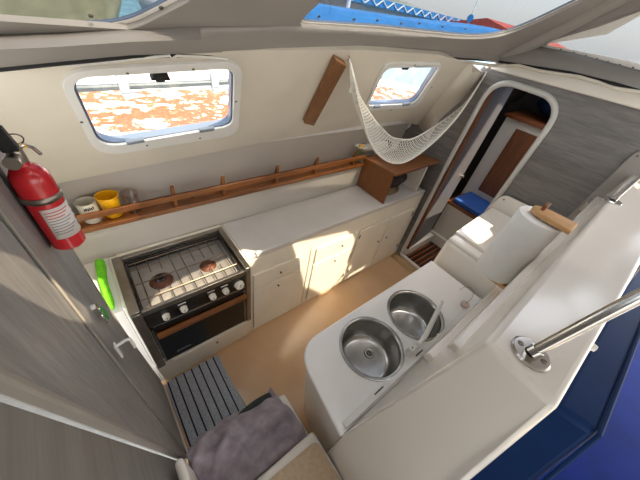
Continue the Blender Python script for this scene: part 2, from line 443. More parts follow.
# sloping batten and the lower laminate
for nm, d0, d1, mat, x0, x1, lab in (('trim_7', -.015, 0.0, 'trimgrey', -.16, -.1415, 'pale sloping batten across the grey laminate'),):
    b = MB(); b.prism([(x0, .235 + d0, 1.98), (x0, .262 + d0, 1.768), (x0, .485 + d0, .237), (x0, .485, .237), (x0, .262, 1.768), (x0, .235, 1.98)], (x1 - x0, 0, 0))
    struct(b.build(nm, mat, bevel=.004), lab, 'trim')
o = plate('wall_companionway', [(.215, 1.98), (.24, 1.768), (.463, .237), (.48, 0), (-.6, 0), (-.6, 1.98)], [], yz(-.168), .02, 'lam_side')
struct(o, 'darker grey laminate below the sloping batten', 'wall')

# forward bulkhead with the rounded doorway
dw = rpoly([(.985, .03), (.985, 1.20), (.968, 1.875), (.475, 1.865), (.49, .03)], [.02, .0, .17, .17, .02], 9)
def bx(u, v, w): return Vector((XB + .015 + w, u, v))
bul = plate('wall_forward', [(.03, -.05), (1.60, -.05), (1.60, 1.2), (1.36, 1.45), (1.075, 1.86), (1.04, 1.93), (-.3, 1.945), (-.3, 1.1), (.03, 1.1)], [dw], bx, .03, 'lam_y')
struct(bul, 'grey wood laminate bulkhead with a rounded doorway', 'wall')
# door trim: tube along the opening
path = [(XB - .002, p[0], p[1]) for p in dw]
b = MB(); b.tube(path, .019, 10, closed=True); struct(b.build('trim_8', 'frame'), 'pale rounded trim around the doorway', 'trim')
# cove between hull panel and bulkhead
b = MB()
A0 = [(2.045, 1.008, 1.949), (2.152, 1.143, 1.760), (2.322, 1.309, 1.525), (2.420, 1.415, 1.377)]; A1 = [(2.418, 1.060, 1.881), (2.418, 1.103, 1.711), (2.418, 1.229, 1.489), (2.418, 1.254, 1.292)]
b.loft([[Vector(p) for p in A0], [(Vector(p) + Vector(q)) / 2 + Vector((.006, .01, 0)) for p, q in zip(A0, A1)], [Vector(p) for p in A1]], closed=False)
struct(b.build('trim_9', 'cream', twoside=True, solid=.006), 'cream cove where hull side meets the bulkhead', 'trim')

# white header over the bulkhead, moulding under the saloon windows
b = MB(); b.prism([(2.40, -.4, 1.935), (2.40, 1.02, 1.915), (2.40, 1.02, 1.985), (2.40, -.4, 2.01)], (.06, 0, 0)); struct(b.build('trim_10', 'gel', bevel=.01), 'white header beam over the bulkhead', 'trim')
sA = [(-0.179, 1.035, 1.854), (-0.113, 1.035, 1.862), (0.002, 1.035, 1.878), (0.160, 1.035, 1.899), (0.355, 1.035, 1.913), (0.648, 1.035, 1.932), (1.063, 1.035, 1.955), (1.518, 1.035, 1.966)] + [(2.360, 0.965, 1.981), (2.360, 0.713, 2.003), (2.360, 0.538, 2.018), (2.360, 0.311, 2.019), (2.360, 0.120, 2.015)]
sM = [(-0.162, 1.005, 1.886), (-0.097, 1.005, 1.898), (0.011, 1.005, 1.910), (0.162, 1.005, 1.930), (0.349, 1.005, 1.950), (0.626, 1.005, 1.975), (1.018, 1.005, 1.997), (1.446, 1.005, 2.011)] + [(2.385, 1.001, 2.021), (2.385, 0.750, 2.045), (2.385, 0.572, 2.057), (2.385, 0.339, 2.051), (2.385, 0.148, 2.048)]
sB = [(-0.163, 1.108, 1.897), (-0.093, 1.095, 1.909), (0.022, 1.075, 1.925), (0.164, 1.049, 1.947), (0.355, 1.011, 1.978), (0.667, 0.967, 2.015), (0.955, 0.952, 2.028), (1.359, 0.930, 2.046)] + [(2.440, 1.128, 2.065), (2.440, 0.825, 2.092), (2.440, 0.614, 2.096), (2.440, 0.375, 2.088), (2.440, 0.176, 2.079)]
lo = [Vector(p) + Vector((0, .03, -.012)) for p in sA[:8]] + [Vector(p) + Vector((.04, 0, -.01)) for p in sA[8:]]
b = MB(); b.loft([lo, sA, [(Vector(p) * .35 + Vector(q) * .65) for p, q in zip(sA, sM)], sM, [(Vector(p) * .5 + Vector(q) * .5) for p, q in zip(sM, sB)], sB], closed=False)
struct(b.build('trim_11', 'beam', twoside=True, solid=.008, ang=60), 'curved grey white moulding under the saloon windows', 'trim')
# black strip standing for the shade in the gap, and pale lip along the moulding
b = MB(); b.tube([Vector(p) + Vector((0, .012, -.010)) for p in sA], .007, 6); struct(b.build('trim_12', 'blackmat'), 'black strip standing for the shaded gap under the moulding', 'trim')
b = MB(); wl = [(0.008, 1.072, 1.859), (0.087, 1.064, 1.871), (0.161, 1.054, 1.884), (0.212, 1.048, 1.893), (0.264, 1.043, 1.900), (0.270, 1.049, 1.891), (0.284, 1.042, 1.901), (0.356, 1.041, 1.902), (0.446, 1.044, 1.898)]
b.tube([Vector(p) + Vector((0, -.006, -.003)) for p in wl], .0035, 6); tag(b.build('cable', 'white'), 'thin white cable along the top of the hull side over the long window', 'cable')
b = MB(); edge = [Vector(p) + Vector((-.012, 0, -.014 - .006 * math.sin(i * 2.4))) for i, p in enumerate([(1.195, 1.030, 1.951), (1.517, 1.030, 1.958), (1.828, 1.030, 1.957)] + [(2.350, 0.951, 1.966), (2.350, 0.830, 1.993), (2.350, 0.701, 1.990), (2.350, 0.596, 2.009), (2.350, 0.486, 2.009), (2.350, 0.388, 2.014), (2.350, 0.301, 2.007), (2.350, 0.200, 2.011), (2.350, 0.110, 2.003)])]
b.tube(edge, .009, 8); struct(b.build('trim_13', 'cream'), 'wavy cream lip under the moulding', 'trim')

# leaning side windows of the saloon
wfn, winv = frame3((0, .985, 2.0), (1, 0, 0), (0, -1.2, 1.0))
def wl_(u, v, w=0): return wfn(u, v, -w)
S1 = rpoly([winv(p) for p in [(-0.195, 1.112, 1.894), (0.176, 1.051, 1.945), (0.332, 0.922, 2.053)]] + [(.40, .42), (-.9, .42), (-.9, -.05)], [.02, .07, .03, .05, .05, .05], 8)
S2c = [winv(p) for p in [(0.659, 0.972, 2.011), (1.062, 0.944, 2.034), (1.788, 0.911, 2.061), (2.055, 0.844, 2.117), (2.147, 0.611, 2.312)]]
S2 = rpoly(S2c + [(2.2, .63), (1.7, .50), (.72, .30)], [.06, .0, .25, .2, .02, .05, .05, .05], 8)
wo = [(-1.3, -.14), (.2, -.075), (1.2, -.015), (2.0, -.005), (2.445, .0), (2.455, .655), (-1.3, .655)]
wo[0] = (-1.3, -.14)
side = plate('wall_saloon_port', wo, [S1, S2], lambda u, v, w: wl_(u, v, w + .0075), .015, 'beam', None, .004, 2)
struct(side, 'leaning grey white saloon side with two big windows', 'wall')
def big_window(n, poly, lab, cen, screws):
    c = Vector(cen); pp = [Vector(p) for p in poly]
    out = [tuple(c + (p - c) * 1.06) for p in pp]; inn = []
    # flange outside the opening, then the pane on it
    def shrink(k): return [tuple(p + (c - p).normalized() * k) for p in pp]
    root = plate('window_%d' % n, out, [shrink(.012)], lambda u, v, w: wl_(u, v, w + .0192), .008, 'gel')
    struct(root, lab, 'window')
    plate('pane', [tuple(c + (p - c) * 1.05) for p in pp], [], lambda u, v, w: wl_(u, v, w + .0265), .006, 'tinted', root)
    plate('gasket', shrink(.010), [shrink(.015)], lambda u, v, w: wl_(u, v, w + .021), .008, 'seal', root)
    for q in screws:
        b = MB(); b.lathe([(0, .004), (.005, .003), (.006, 0)], wl_(q[0], q[1], .0152), wl_(0, 0, -1) - wl_(0, 0, 0), 10); b.build('screw', 'screw', root)
def off(pts, dv): return [(winv(p)[0], winv(p)[1] + dv) for p in pts]
big_window(3, S1, 'wide tinted saloon window at top left', (-.3, .2), off([(0.096, 1.030, 1.962), (0.252, 0.984, 2.000)], .0))
big_window(4, S2, 'wide tinted saloon window at top middle', (1.3, .3), off([(0.740, 0.937, 2.040), (0.896, 0.926, 2.049), (1.008, 0.915, 2.058), (1.148, 0.909, 2.064), (1.250, 0.895, 2.075), (1.422, 0.889, 2.080), (1.608, 0.878, 2.089), (1.954, 0.836, 2.124)], 0))

# forward saloon window
def fx(u, v, w): return Vector((2.45 + w, u, v))
F3 = rpoly([p[1:] for p in [(2.450, 0.845, 2.089), (2.450, 0.569, 2.235), (2.450, 0.423, 2.330)]] + [(.40, 2.36), (.22, 2.36), (.16, 2.08), (.272, 2.088)], [.03, 0, .02, .02, .05, .02, 0], 6)
fw = plate('wall_saloon_forward', [(1.02, 1.96), (.46, 2.42), (-2.4, 2.42), (-2.4, 1.96)], [F3], lambda u, v, w: fx(u, v, w + .0075), .015, 'beam', None, .004)
struct(fw, 'grey white saloon front with a tinted window', 'wall')
c = Vector((.5, 2.2)); pp = [Vector(p) for p in F3]
wr = plate('window_5', [tuple(c + (p - c) * 1.08) for p in pp], [[tuple(p + (c - p).normalized() * .06) for p in pp]], lambda u, v, w: fx(u, v, w + .0192), .008, 'gel')
struct(wr, 'tinted forward saloon window at top right', 'window')
plate('pane', [tuple(c + (p - c) * 1.06) for p in pp], [], lambda u, v, w: fx(u, v, w + .0265), .006, 'tinted', wr)
for q in [(2.465, 0.781, 2.099), (2.465, 0.687, 2.094), (2.465, 0.612, 2.093), (2.465, 0.545, 2.091), (2.465, 0.485, 2.089), (2.465, 0.428, 2.087), (2.465, 0.368, 2.085), (2.465, 0.307, 2.085)]:
    b = MB(); b.lathe([(0, .004), (.004, .003), (.005, 0)], (2.4652, q[1], q[2] + .006), (-1, 0, 0), 8); b.build('screw', 'screw', wr)

# unseen roof, its holes shaped so the sun lands in chosen patches
SUN = Vector((.20, -.43, .74)).normalized(); ZR = 2.42
def lift(p):
    p = Vector(p); q = p + SUN * ((ZR - p.z) / SUN.z); return (q.x, q.y)
pat = {
 'doors': [(0.823, 1.040, 0.859), (1.372, 1.040, 0.758), (1.502, 1.040, 0.592), (1.480, 1.040, 0.336), (1.592, 1.040, 0.190), (1.500, 1.040, -0.002), (1.274, 1.040, -0.044), (1.040, 1.040, 0.210)],
 'icebox': [(1.877, 0.465, 1.070), (2.168, 0.470, 1.070), (2.138, 0.271, 1.070), (1.828, 0.255, 1.070), (1.751, 0.275, 1.070), (1.779, 0.441, 1.070)],
 'ledge': [(2.173, -0.010, 1.630), (2.647, -0.028, 1.630), (2.491, -0.125, 1.630), (2.069, -0.125, 1.630)],
 'stove': [(-0.057, 0.964, 0.870), (0.030, 1.062, 0.870), (0.202, 1.103, 0.870), (0.340, 1.112, 0.870), (0.522, 1.126, 0.870), (0.605, 1.051, 0.870), (0.568, 0.984, 0.870), (0.458, 0.947, 0.870)],
 'wall': [(-0.147, 0.431, 1.792), (-0.147, 0.498, 1.716), (-0.147, 0.540, 1.619), (-0.147, 0.631, 1.390), (-0.147, 0.584, 1.363), (-0.147, 0.469, 1.544), (-0.147, 0.415, 1.671), (-0.147, 0.392, 1.731), (-0.147, 0.369, 1.789)],
 'ledge_pale': [(1.236, -0.002, 1.630), (1.343, -0.062, 1.630), (1.255, -0.183, 1.630), (1.073, -0.184, 1.630), (0.985, -0.057, 1.630)],
 'nook': [(-0.250, 1.316, 0.870), (-0.180, 1.230, 0.870), (-0.168, 0.972, 0.870), (-0.153, 0.892, 0.870), (-0.210, 0.946, 0.870)],
}
holes = []
for k, pts in pat.items():
    h = [lift(p) for p in pts]; holes.append(h)
roof = plate('ceiling', [(-1.6, .50), (2.78, .50), (2.78, -2.5), (-1.6, -2.5)], holes, lambda u, v, w: Vector((u, v, ZR + .02 + w)), .03, 'beam')  # front edge carried forward to keep sun off the forward window
struct(roof, 'white saloon roof with holes shaped for the sun patches', 'ceiling')
MT['dimmer'] = clear('sun_dimming_pane', (.16, .17, .19, 1), gl=.03)  # added pane that weakens the sun through one roof hole
for k, pts in pat.items():
    h = [lift(p) for p in pts]; c2 = [sum(q[0] for q in h) / len(h), sum(q[1] for q in h) / len(h)]
    if k == 'ledge_pale': plate('dimming_sheet', [(c2[0] + (q[0] - c2[0]) * 1.1, c2[1] + (q[1] - c2[1]) * 1.1) for q in h], [], lambda u, v, w: Vector((u, v, ZR + .042 + w)), .008, 'dimmer', roof)

b = MB(); b.tube([(2.415, 1.005, 1.975), (2.42, .93, 2.045), (2.425, .48, 2.44)], [.05, .055, .055], 14); struct(b.build('trim_22', 'beam'), 'grey white corner post between the saloon windows', 'trim')
# rest of the saloon around the camera
b = MB(); b.box((-1.6, -2.5, .62), (2.45, -1.0, .66)); b.box((-1.6, -1.0, .62), (-.2, -.3, .66)); struct(b.build('floor_saloon', 'gel'), 'saloon floor', 'floor')
st = plate('wall_starboard', [(-1.6, .6), (2.45, .6), (2.45, 2.42), (-1.6, 2.42)], [rpoly([(-1.3, 1.55), (2.1, 1.55), (2.1, 2.25), (-1.3, 2.25)], .1)], lambda u, v, w: Vector((u, -2.48 + w, v)), .04, 'gel')
struct(st, 'far saloon side with a long window', 'wall')

# ================================================================== SALOON DIVIDER (ledge), part of the moulded structure
# vertical wall between sink and saloon with a broad capping
r0 = [(.395, .036, .86), (.395, -.26, .86), (.430, -.232, 1.25), (.497, -.183, 1.63), (.503, -.040, 1.63), (.503, -.036, 1.62)]
sec_a = [(.392, .040, .02), (.392, .040, .87), (.504, -.041, 1.632), (.497, -.186, 1.632), (.430, -.232, 1.25), (.36, -.27, .60), (.36, -.27, .02)]
sec_b = [(2.42, .028, .02), (2.42, .028, .87), (2.42, -.045, 1.632), (2.42, -.27, 1.632), (2.42, -.31, 1.25), (2.42, -.35, .60), (2.42, -.35, .02)]
b = MB(); b.loft([sec_a, sec_b]); led = b.build('wall_divider', 'gelgloss', bevel=.014, seg=4)
struct(led, 'broad white moulded divider between sink and saloon', 'wall')
# flange on the bulkhead end with rounded top
b = MB(); fl = rpoly([(-.04, 1.05), (.043, 1.05), (.022, 1.735), (-.005, 1.76), (-.16, 1.70), (-.16, 1.632), (-.04, 1.60)], [0, 0, .03, .03, .05, 0, 0])
b.prism([(2.395, p[0], p[1]) for p in fl], (.024, 0, 0)); o = struct(b.build('trim_14', 'beam', bevel=.006), 'pale flange of the divider on the bulkhead', 'trim')
b = MB(); b.lathe([(0, .003), (.006, .002), (.007, 0)], (2.3955, -.003, 1.725), (-1, 0, 0), 10); b.build('screw', 'screw', o)
# rails along the inner face of the divider
b = MB(); b.prism([(.72, .0, 1.16), (.72, .035, 1.16), (.72, .030, 1.20), (.72, .0, 1.20)], (1.66, 0, 0)); struct(b.build('trim_15', 'gel', bevel=.004), 'white rail along the inner face of the divider', 'trim')
b = MB(); b.prism([(.60, -.03, 1.43), (.60, .002, 1.43), (.60, -.002, 1.46), (.60, -.03, 1.46)], (1.78, 0, 0)); struct(b.build('trim_16', 'gel', bevel=.004), 'upper white rail along the inner face of the divider', 'trim')

# ================================================================== GALLEY CABINET + WORKTOP
cab = thing('galley_cabinet', 'long low cream galley cabinet with doors under the plain worktop', 'cabinet', (1.47, 1.23, 0))
b = MB(); b.box((.50, 1.055, .004), (2.385, 1.408, .845)); b.box((.50, YB, .004), (2.385, 1.055, .045)); b.box((.50, YB, .705), (2.385, 1.055, .845)); b.build('body', 'cab', cab, .003)
def stile(x0, x1):
    q = MB(); q.box((x0, YB, .045), (x1, 1.055, .705)); q.build('stile', 'cab', cab, .002)
for x0, x1 in ((.50, .535), (.93, 1.0), (1.02, 1.06), (1.50, 1.535), (2.33, 2.385)): stile(x0, x1)
def cdoor(nm, x0, x1, z0, z1, knob=None, hinges=()):
    q = MB(); q.box((x0 + .004, YB - .012, z0 + .004), (x1 - .004, YB + .008, z1 - .004)); d = q.build(nm, 'cab', cab, .004)
    if knob:
        q = MB(); q.lathe([(0, .016), (.007, .014), (.008, .009), (.004, .006), (.005, 0)], (knob[0], YB - .0115, knob[1]), (0, -1, 0), 14); q.build('knob', 'screw', d)
    for hz in hinges:
        q = MB(); q.box((hz[0] - .006, YB - .017, hz[1] - .022), (hz[0] + .006, YB - .0115, hz[1] + .022)); q.build('hinge', 'screw', d, .001)
    return d
cdoor('drawer', .535, .93, .55, .705, (.745, .63))
cdoor('door', .535, .93, .05, .545, (.735, .49))
cdoor('drawer', 1.06, 1.50, .53, .705, (1.34, .62))
cdoor('door', 1.06, 1.50, .05, .525, (1.30, .46), ((1.492, .15),))
cdoor('door', 1.535, 1.93, .05, .70, (1.865, .44), ((1.545, .63), (1.545, .18)))
cdoor('door', 1.93, 2.325, .05, .70, (1.99, .44), ((2.315, .63), (2.315, .18)))
wt = thing('worktop', 'long plain white worktop behind the stove end of the cabinet run', 'worktop', (1.45, 1.22, .845))
wt['label'] = 'long plain white galley worktop between stove and brown locker'
b = MB(); b.box((.50, 1.045, .846), (2.385, 1.409, .878)); b.build('slab', 'counter', wt, .006, 3)
b = MB(); b.box((.56, 1.035, .862), (2.36, 1.062, .897)); b.build('fiddle_lip', 'counter', wt, .006, 3)

# ================================================================== STOVE
sv = thing('gas_stove', 'steel two burner gas stove with oven set into a white surround', 'stove', (.18, 1.2, 0))
b = MB(); b.box((-.137, 1.02, .03), (-.098, 1.40, .882)); b.box((.482, 1.02, .03), (.498, 1.40, .882)); b.box((-.098, 1.372, .03), (.482, 1.405, .884))
b.hexa([(-.125, 1.02, .004), (.498, 1.035, .004), (.498, 1.06, .004), (-.125, 1.06, .004)], [(-.137, .985, .315), (.498, .985, .335), (.498, 1.06, .335), (-.137, 1.06, .315)])
b.build('surround', 'cab', sv, .005)
b = MB(); b.hexa([(.01, .998, .11), (.43, .998, .11), (.43, 1.0, .11), (.01, 1.0, .11)], [(.005, .972, .30), (.44, .972, .318), (.44, .99, .318), (.005, .99, .30)])
dr = b.build('drawer', 'cab', sv, .004)
b = MB(); b.hexa([(-.04, .968, .30), (.45, .968, .318), (.45, 1.0, .318), (-.04, 1.0, .30)], [(-.04, .966, .316), (.45, .966, .334), (.45, 1.0, .334), (-.04, 1.0, .316)]); b.build('drawer_lip', 'cab', sv, .003)
b = MB(); b.lathe([(0, .006), (.008, .005), (.009, 0)], (.235, .982, .235), (0, -1, .15), 12); b.build('knob', 'screw', dr)
# steel frame
b = MB()
b.box((-.122, .962, .872), (-.078, 1.372, .892)); b.box((.452, .962, .872), (.484, 1.372, .892)); b.box((-.078, 1.345, .872), (.452, 1.372, .892))
b.box((-.122, .962, .315), (-.078, 1.0, .872)); b.box((.452, .962, .335), (.484, 1.0, .872))
b.build('steel_frame', 'brushed', sv, .003)
b = MB(); b.box((-.078, 1.0, .34), (.452, 1.345, .80)); b.build('oven_body', 'black', sv)
b = MB(); b.box((-.076, .985, .815), (.450, 1.343, .83)); b.build('hob_tray', 'hobpan', sv, .002)
b = MB(); b.box((-.076, .966, .838), (.450, .984, .872)); b.build('front_rail', 'brushed', sv, .003)
b = MB(); b.box((-.076, 1.326, .832), (.450, 1.344, .868)); b.box((-.076, .986, .832), (-.064, 1.325, .868)); b.box((.438, .986, .832), (.450, 1.325, .868)); b.build('tray_wall', 'black', sv, .002)
b = MB(); b.box((-.076, .968, .725), (.450, 1.0, .836)); pn = b.build('control_panel', 'black', sv, .003)
b = MB(); b.box((-.06, .9655, .722), (.45, .9695, .729)); b.build('trim_strip', 'steel', pn)
for kx, kr in ((.012, .0165), (.098, .0165), (.250, .0175), (.325, .0175), (.408, .027)):
    b = MB(); b.lathe([(0, .026), (kr * .85, .025), (kr, .02), (kr, .004), (kr * 1.1, 0)], (kx, .968, .778), (0, -1, .1), 20); k = b.build('knob', 'knob', pn)
    b = MB(); b.box((kx - .002, .938, .778), (kx + .002, .943, .778 + kr * .8)); b.build('pointer', 'inkgrey', k)
for kx in (.098, .250, .325):
    b = MB(); b.box((kx - .022, .9665, .814), (kx + .018, .9685, .82)); b.build('marking', 'white', pn)
b = MB(); b.box((-.072, .968, .345), (.448, 1.0, .716)); od = b.build('oven_door', 'ovenglass', sv, .004)
b = MB(); b.box((-.055, .945, .628), (.445, .966, .664)); b.box((-.05, .964, .638), (-.03, .97, .655)); b.box((.42, .964, .638), (.44, .97, .655)); b.build('oven_handle', 'teakrail', od, .006)
for x in (-.070, .436):
    b = MB(); b.box((x, .9655, .345), (x + .008, .968, .70)); b.build('door_edge', 'brushed', od)
b = MB()
for i, wdt in enumerate((.008, .006, .009, .007, .008, .006, .008)):
    x = .0 + i * .0115; b.box((x, .9665, .392), (x + wdt, .9682, .401))
b.build('brand_plate', 'inkgrey', od)
for bx_, by_, br in ((.054, 1.155, .045), (.300, 1.14, .036)):
    b = MB(); b.lathe([(0, .02), (br * .62, .02), (br * .7, .014), (br * .8, .014), (br, .008), (br * 1.25, .002), (br * 1.3, 0)], (bx_, by_, .8305), n=28); k = b.build('burner', 'burner', sv)
    b = MB(); b.lathe([(0, .012), (br * .5, .011), (br * .62, .006), (br * .62, 0)], (bx_, by_, .8500), n=24); b.build('burner_cap', 'black' if br > .04 else 'burner', k)
b = MB()
for i in range(9):
    x = -.03 + i * .055
    if i in (1, 2): segs = ((1.0, 1.09), (1.22, 1.33))
    elif i in (5, 6, 7): segs = ((1.0, 1.10), (1.19, 1.33))
    else: segs = ((1.0, 1.33),)
    for y0, y1 in segs: b.tube([(x, y0, .855), (x, y1, .855)], .0028, 6)
for y in (1.05, 1.16, 1.27): b.tube([(-.062, y, .860), (.436, y, .860)], .003, 6)
for y in (.992, 1.322): b.tube([(-.062, y, .856), (.436, y, .856)], .0035, 6)
b.build('pan_grate', 'wire', sv)

# ================================================================== SHELF WITH FIDDLE RAIL
sh = thing('shelf', 'long narrow teak shelf with fiddle rail along the hull side', 'shelf', (.80, 1.46, 1.075))
b = MB(); b.box((-.30, 1.388, 1.084), (1.775, 1.535, 1.098)); b.build('plank', 'teakrail', sh, .003)
b = MB(); b.box((-.30, 1.385, 1.150), (1.775, 1.400, 1.182)); b.build('rail', 'teakrail', sh, .004)
b = MB(); b.box((-.30, 1.383, 1.080), (1.775, 1.398, 1.106)); b.build('edge_strip', 'teakrail', sh, .004)
for x in (.255, .535, .91, 1.25, 1.655):
    b = MB(); pr = [(1.400, 1.099), (1.455, 1.099), (1.455, 1.11), (1.415, 1.225), (1.408, 1.235), (1.400, 1.235)]
    b.prism([(x - .009, p[0], p[1]) for p in pr], (.018, 0, 0)); b.build('bracket', 'teakrail', sh, .002)
# mugs
def cup(name, label, mat, x, y, r0, r1, h, handle=False, z=1.0985):
    t = thing(name, label, 'cup', (x, y, z), 'drinking cups on the teak shelf')
    b = MB(); b.lathe([(0, 0), (r0 * .9, 0), (r0, .004), (r1, h), (r1 - .003, h + .001), (r0 - .003, .006), (0, .006)], (x, y, z), n=36); b.build('body', mat, t)
    return t
t = cup('mug', 'off-white mug with dark lettering nearest the fire extinguisher', 'mug', -.118, 1.452, .036, .042, .112)
b = MB()
for i in range(6):
    a0 = -1.95 + i * .17; a1 = a0 + .12
    q = []
    for a in (a0, a1):
        for zz in (1.182, 1.195): q.append((-.118 + .0418 * math.cos(a), 1.452 + .0418 * math.sin(a), zz + (i % 2) * .003))
    b.face([q[0], q[2], q[3], q[1]])
b.build('lettering', 'ink', t, twoside=True, solid=.001)
t = cup('cup', 'yellow plastic cup between mug and clear cup', 'yellow', -.030, 1.455, .034, .0475, .120)
b = MB(); n = 24; ring = lambda r, z: [(-.030 + r * math.cos(2 * PI * i / n), 1.455 + r * math.sin(2 * PI * i / n), z) for i in range(n)]
b.tube(ring(.0475, 1.2195), .0022, 6, closed=True); b.build('rim', 'yellow', t)
t = cup('plastic_cup', 'clear plastic cup right of the yellow cup', 'clearcup', .062, 1.455, .032, .040, .115)
b = MB(); b.tube([(0.355, 1.450, 1.176), (0.428, 1.450, 1.166), (0.494, 1.450, 1.171)], .004, 8); b.tube([(0.355, 1.460, 1.191), (0.365, 1.450, 1.164)], .006, 8)
for v in b.bm.verts: v.co.z += 1.104 - min(0, 0) - 1.187 + .0
tag(b.build('utensil', 'blackmat'), 'small black utensil lying on the shelf between two brackets', 'utensil')

# ================================================================== BROWN LOCKER on the worktop
lk = thing('locker', 'brown wooden open locker at the far end of the worktop', 'locker', (2.07, 1.24, .879))
b = MB(); b.prism([(1.775, 1.075, .8795), (1.775, 1.405, .8795), (1.775, 1.405, 1.135), (1.775, 1.075, 1.165)], (.018, 0, 0)); b.build('side_panel', 'box', lk, .002)
b = MB(); b.hexa([(1.768, 1.045, 1.160), (2.39, 1.045, 1.170), (2.39, 1.408, 1.138), (1.768, 1.408, 1.136)], [(1.768, 1.045, 1.178), (2.39, 1.045, 1.188), (2.39, 1.408, 1.156), (1.768, 1.408, 1.154)]); b.build('top', 'boxtop', lk, .002)
b = MB(); b.box((2.25, 1.07, .8795), (2.27, 1.40, 1.14)); b.build('side_panel', 'gel', lk, .002)
b = MB(); b.box((1.793, 1.385, .8795), (2.25, 1.40, 1.135)); b.build('back_panel', 'box', lk)
b = MB()
def bagf(u, v):
    a = 2 * PI * u; th = PI * v; r = 1 + .10 * math.sin(3 * a + 2) * math.sin(th) + .05 * math.sin(7 * a)
    return (2.03 + .17 * r * math.cos(a) * math.sin(th), 1.225 + .09 * r * math.sin(a) * math.sin(th), .99 + .075 * -math.cos(th))
b.grid(bagf, 28, 14, cu=True); tag(b.build('bag', 'bag'), 'dark soft bag stowed inside the brown locker', 'bag')
b = MB(); b.lathe([(0, 0), (.12, 0), (.15, .022), (.145, .024), (.118, .006), (0, .006)], (1.985, 1.235, .8800), n=32); 
for v in b.bm.verts: v.co.y = 1.235 + (v.co.y - 1.235) * .75
tag(b.build('tray', 'straw'), 'shallow woven tray under the bag in the brown locker', 'tray')

# things at the end of the shelf
b = MB(); b.lathe([(0, 0), (.030, .0), (.034, .004), (.034, .28), (.03, .285), (0, .285)], (1.80, 1.47, 1.20), (1, -.06, .02), 24); rl = b.build('rolled_mat', 'cream'); tag(rl, 'cream rolled mat with dark cap lying behind the net', 'roll')
b = MB(); b.lathe([(0, .05), (.03, .045), (.038, .03), (.038, 0), (0, 0)], (2.085, 1.453, 1.206), (1, -.06, .02), 24); b.build('end_cap', 'bag', rl)
fl_ = thing('artificial_flower', 'small white and yellow flower at the end of the shelf', 'flower', (1.735, 1.44, 1.10))
b = MB(); b.lathe([(0, .0), (.018, .01), (.02, .03), (0, .045)], (1.735, 1.44, 1.215), n=14); b.build('centre', 'yellow', fl_)
for i in range(7):
    a = 2 * PI * i / 7; b = MB()
    b.grid(lambda u, v: (1.735 + math.cos(a) * (.01 + .045 * u) - math.sin(a) * .02 * (v - .5) * 2 * math.sin(PI * (.1 + .85 * u)), 1.44 + math.sin(a) * (.01 + .045 * u) + math.cos(a) * .02 * (v - .5) * 2 * math.sin(PI * (.1 + .85 * u)), 1.225 + .02 * math.sin(u * 2.4)), 6, 4)
    b.build('petal', 'net', fl_, solid=.003)
b = MB(); b.tube([(1.735, 1.44, 1.099), (1.737, 1.442, 1.16), (1.735, 1.44, 1.218)], .004, 6); b.build('stem', 'green', fl_)

# ================================================================== DIAGONAL BATTEN on the hull side
q = [hinv(p) for p in [(0.892, 1.016, 1.937), (0.976, 1.033, 1.914), (1.056, 1.293, 1.549), (0.969, 1.273, 1.576)]]
b = MB(); b.prism([hp(p[0], p[1], .0005) for p in q], hp(0, 0, .03) - hp(0, 0, 0)); tag(b.build('timber_batten', 'batten', bevel=.003), 'dark timber batten fixed diagonally to the hull side between the windows', 'batten')

# ================================================================== NET HAMMOCK
up = [Vector(p) for p in [(1.053, 1.060, 1.903), (1.099, 1.060, 1.829), (1.152, 1.060, 1.760), (1.229, 1.060, 1.698), (1.325, 1.060, 1.627), (1.426, 1.060, 1.566), (1.548, 1.060, 1.499), (1.676, 1.060, 1.464), (1.822, 1.060, 1.454), (1.984, 1.060, 1.497), (2.173, 1.060, 1.571), (2.371, 1.060, 1.682), (2.526, 1.060, 1.856)]]
dn = [Vector(p) for p in [(0.934, 0.940, 1.925), (0.968, 0.940, 1.860), (1.016, 0.940, 1.786), (1.078, 0.940, 1.702), (1.165, 0.940, 1.592), (1.278, 0.940, 1.485), (1.418, 0.940, 1.404), (1.541, 0.940, 1.366), (1.665, 0.940, 1.363), (1.820, 0.940, 1.417), (1.975, 0.940, 1.516), (2.092, 0.940, 1.657), (2.240, 0.940, 1.883)]]
e0 = Vector((.985, 1.01, 1.925)); e1 = Vector((2.40, 1.03, 1.885))
for arr in (up, dn): arr[0] = e0.copy(); arr[-1] = e1.copy()
def catm(a, t):
    n = len(a) - 1; x = min(max(t, 0), 1) * n; i = min(int(x), n - 1); f = x - i
    p0, p1, p2, p3 = a[max(i - 1, 0)], a[i], a[i + 1], a[min(i + 2, n)]
    return .5 * ((2 * p1) + (p2 - p0) * f + (2 * p0 - 5 * p1 + 4 * p2 - p3) * f * f + (3 * p1 - p0 - 3 * p2 + p3) * f ** 3)
def netp(t, v):
    a, c = catm(dn, t), catm(up, t)
    return a * (1 - v) + c * v + Vector((0, 0, -.10)) * (v * (1 - v) * 4) * min(1, (a - c).length / .15) * .5
hm = thing('net_hammock', 'white cotton net hammock slung from hull side to bulkhead', 'hammock', (1.65, 1.0, 1.32))
b = MB(); NT, NV = 56, 9
for s_ in (1, -1):
    for k in range(-NV, NT + NV, 1):
        pts = []
        for j in range(NV + 1):
            ti = k + s_ * j
            if 2.0 <= ti <= NT - 2.0: pts.append(netp(ti / NT, j / NV))
        if len(pts) > 1: b.tube(pts, .0024, 4, caps=False)
b.build('netting', 'net', hm)
for nm, v in (('edge_cord', 0), ('edge_cord', 1)):
    b = MB(); b.tube([netp(t / 40, v) for t in range(1, 40)], .0042, 6); b.build(nm, 'net', hm)
for ts in ((0, .02, .04, .062, .085), (1, .98, .96, .938)):
    for v in (.15, .5, .85):
        b = MB(); b.tube([netp(t, v) for t in ts], .003, 5); b.build('hanging_cord', 'net', hm)
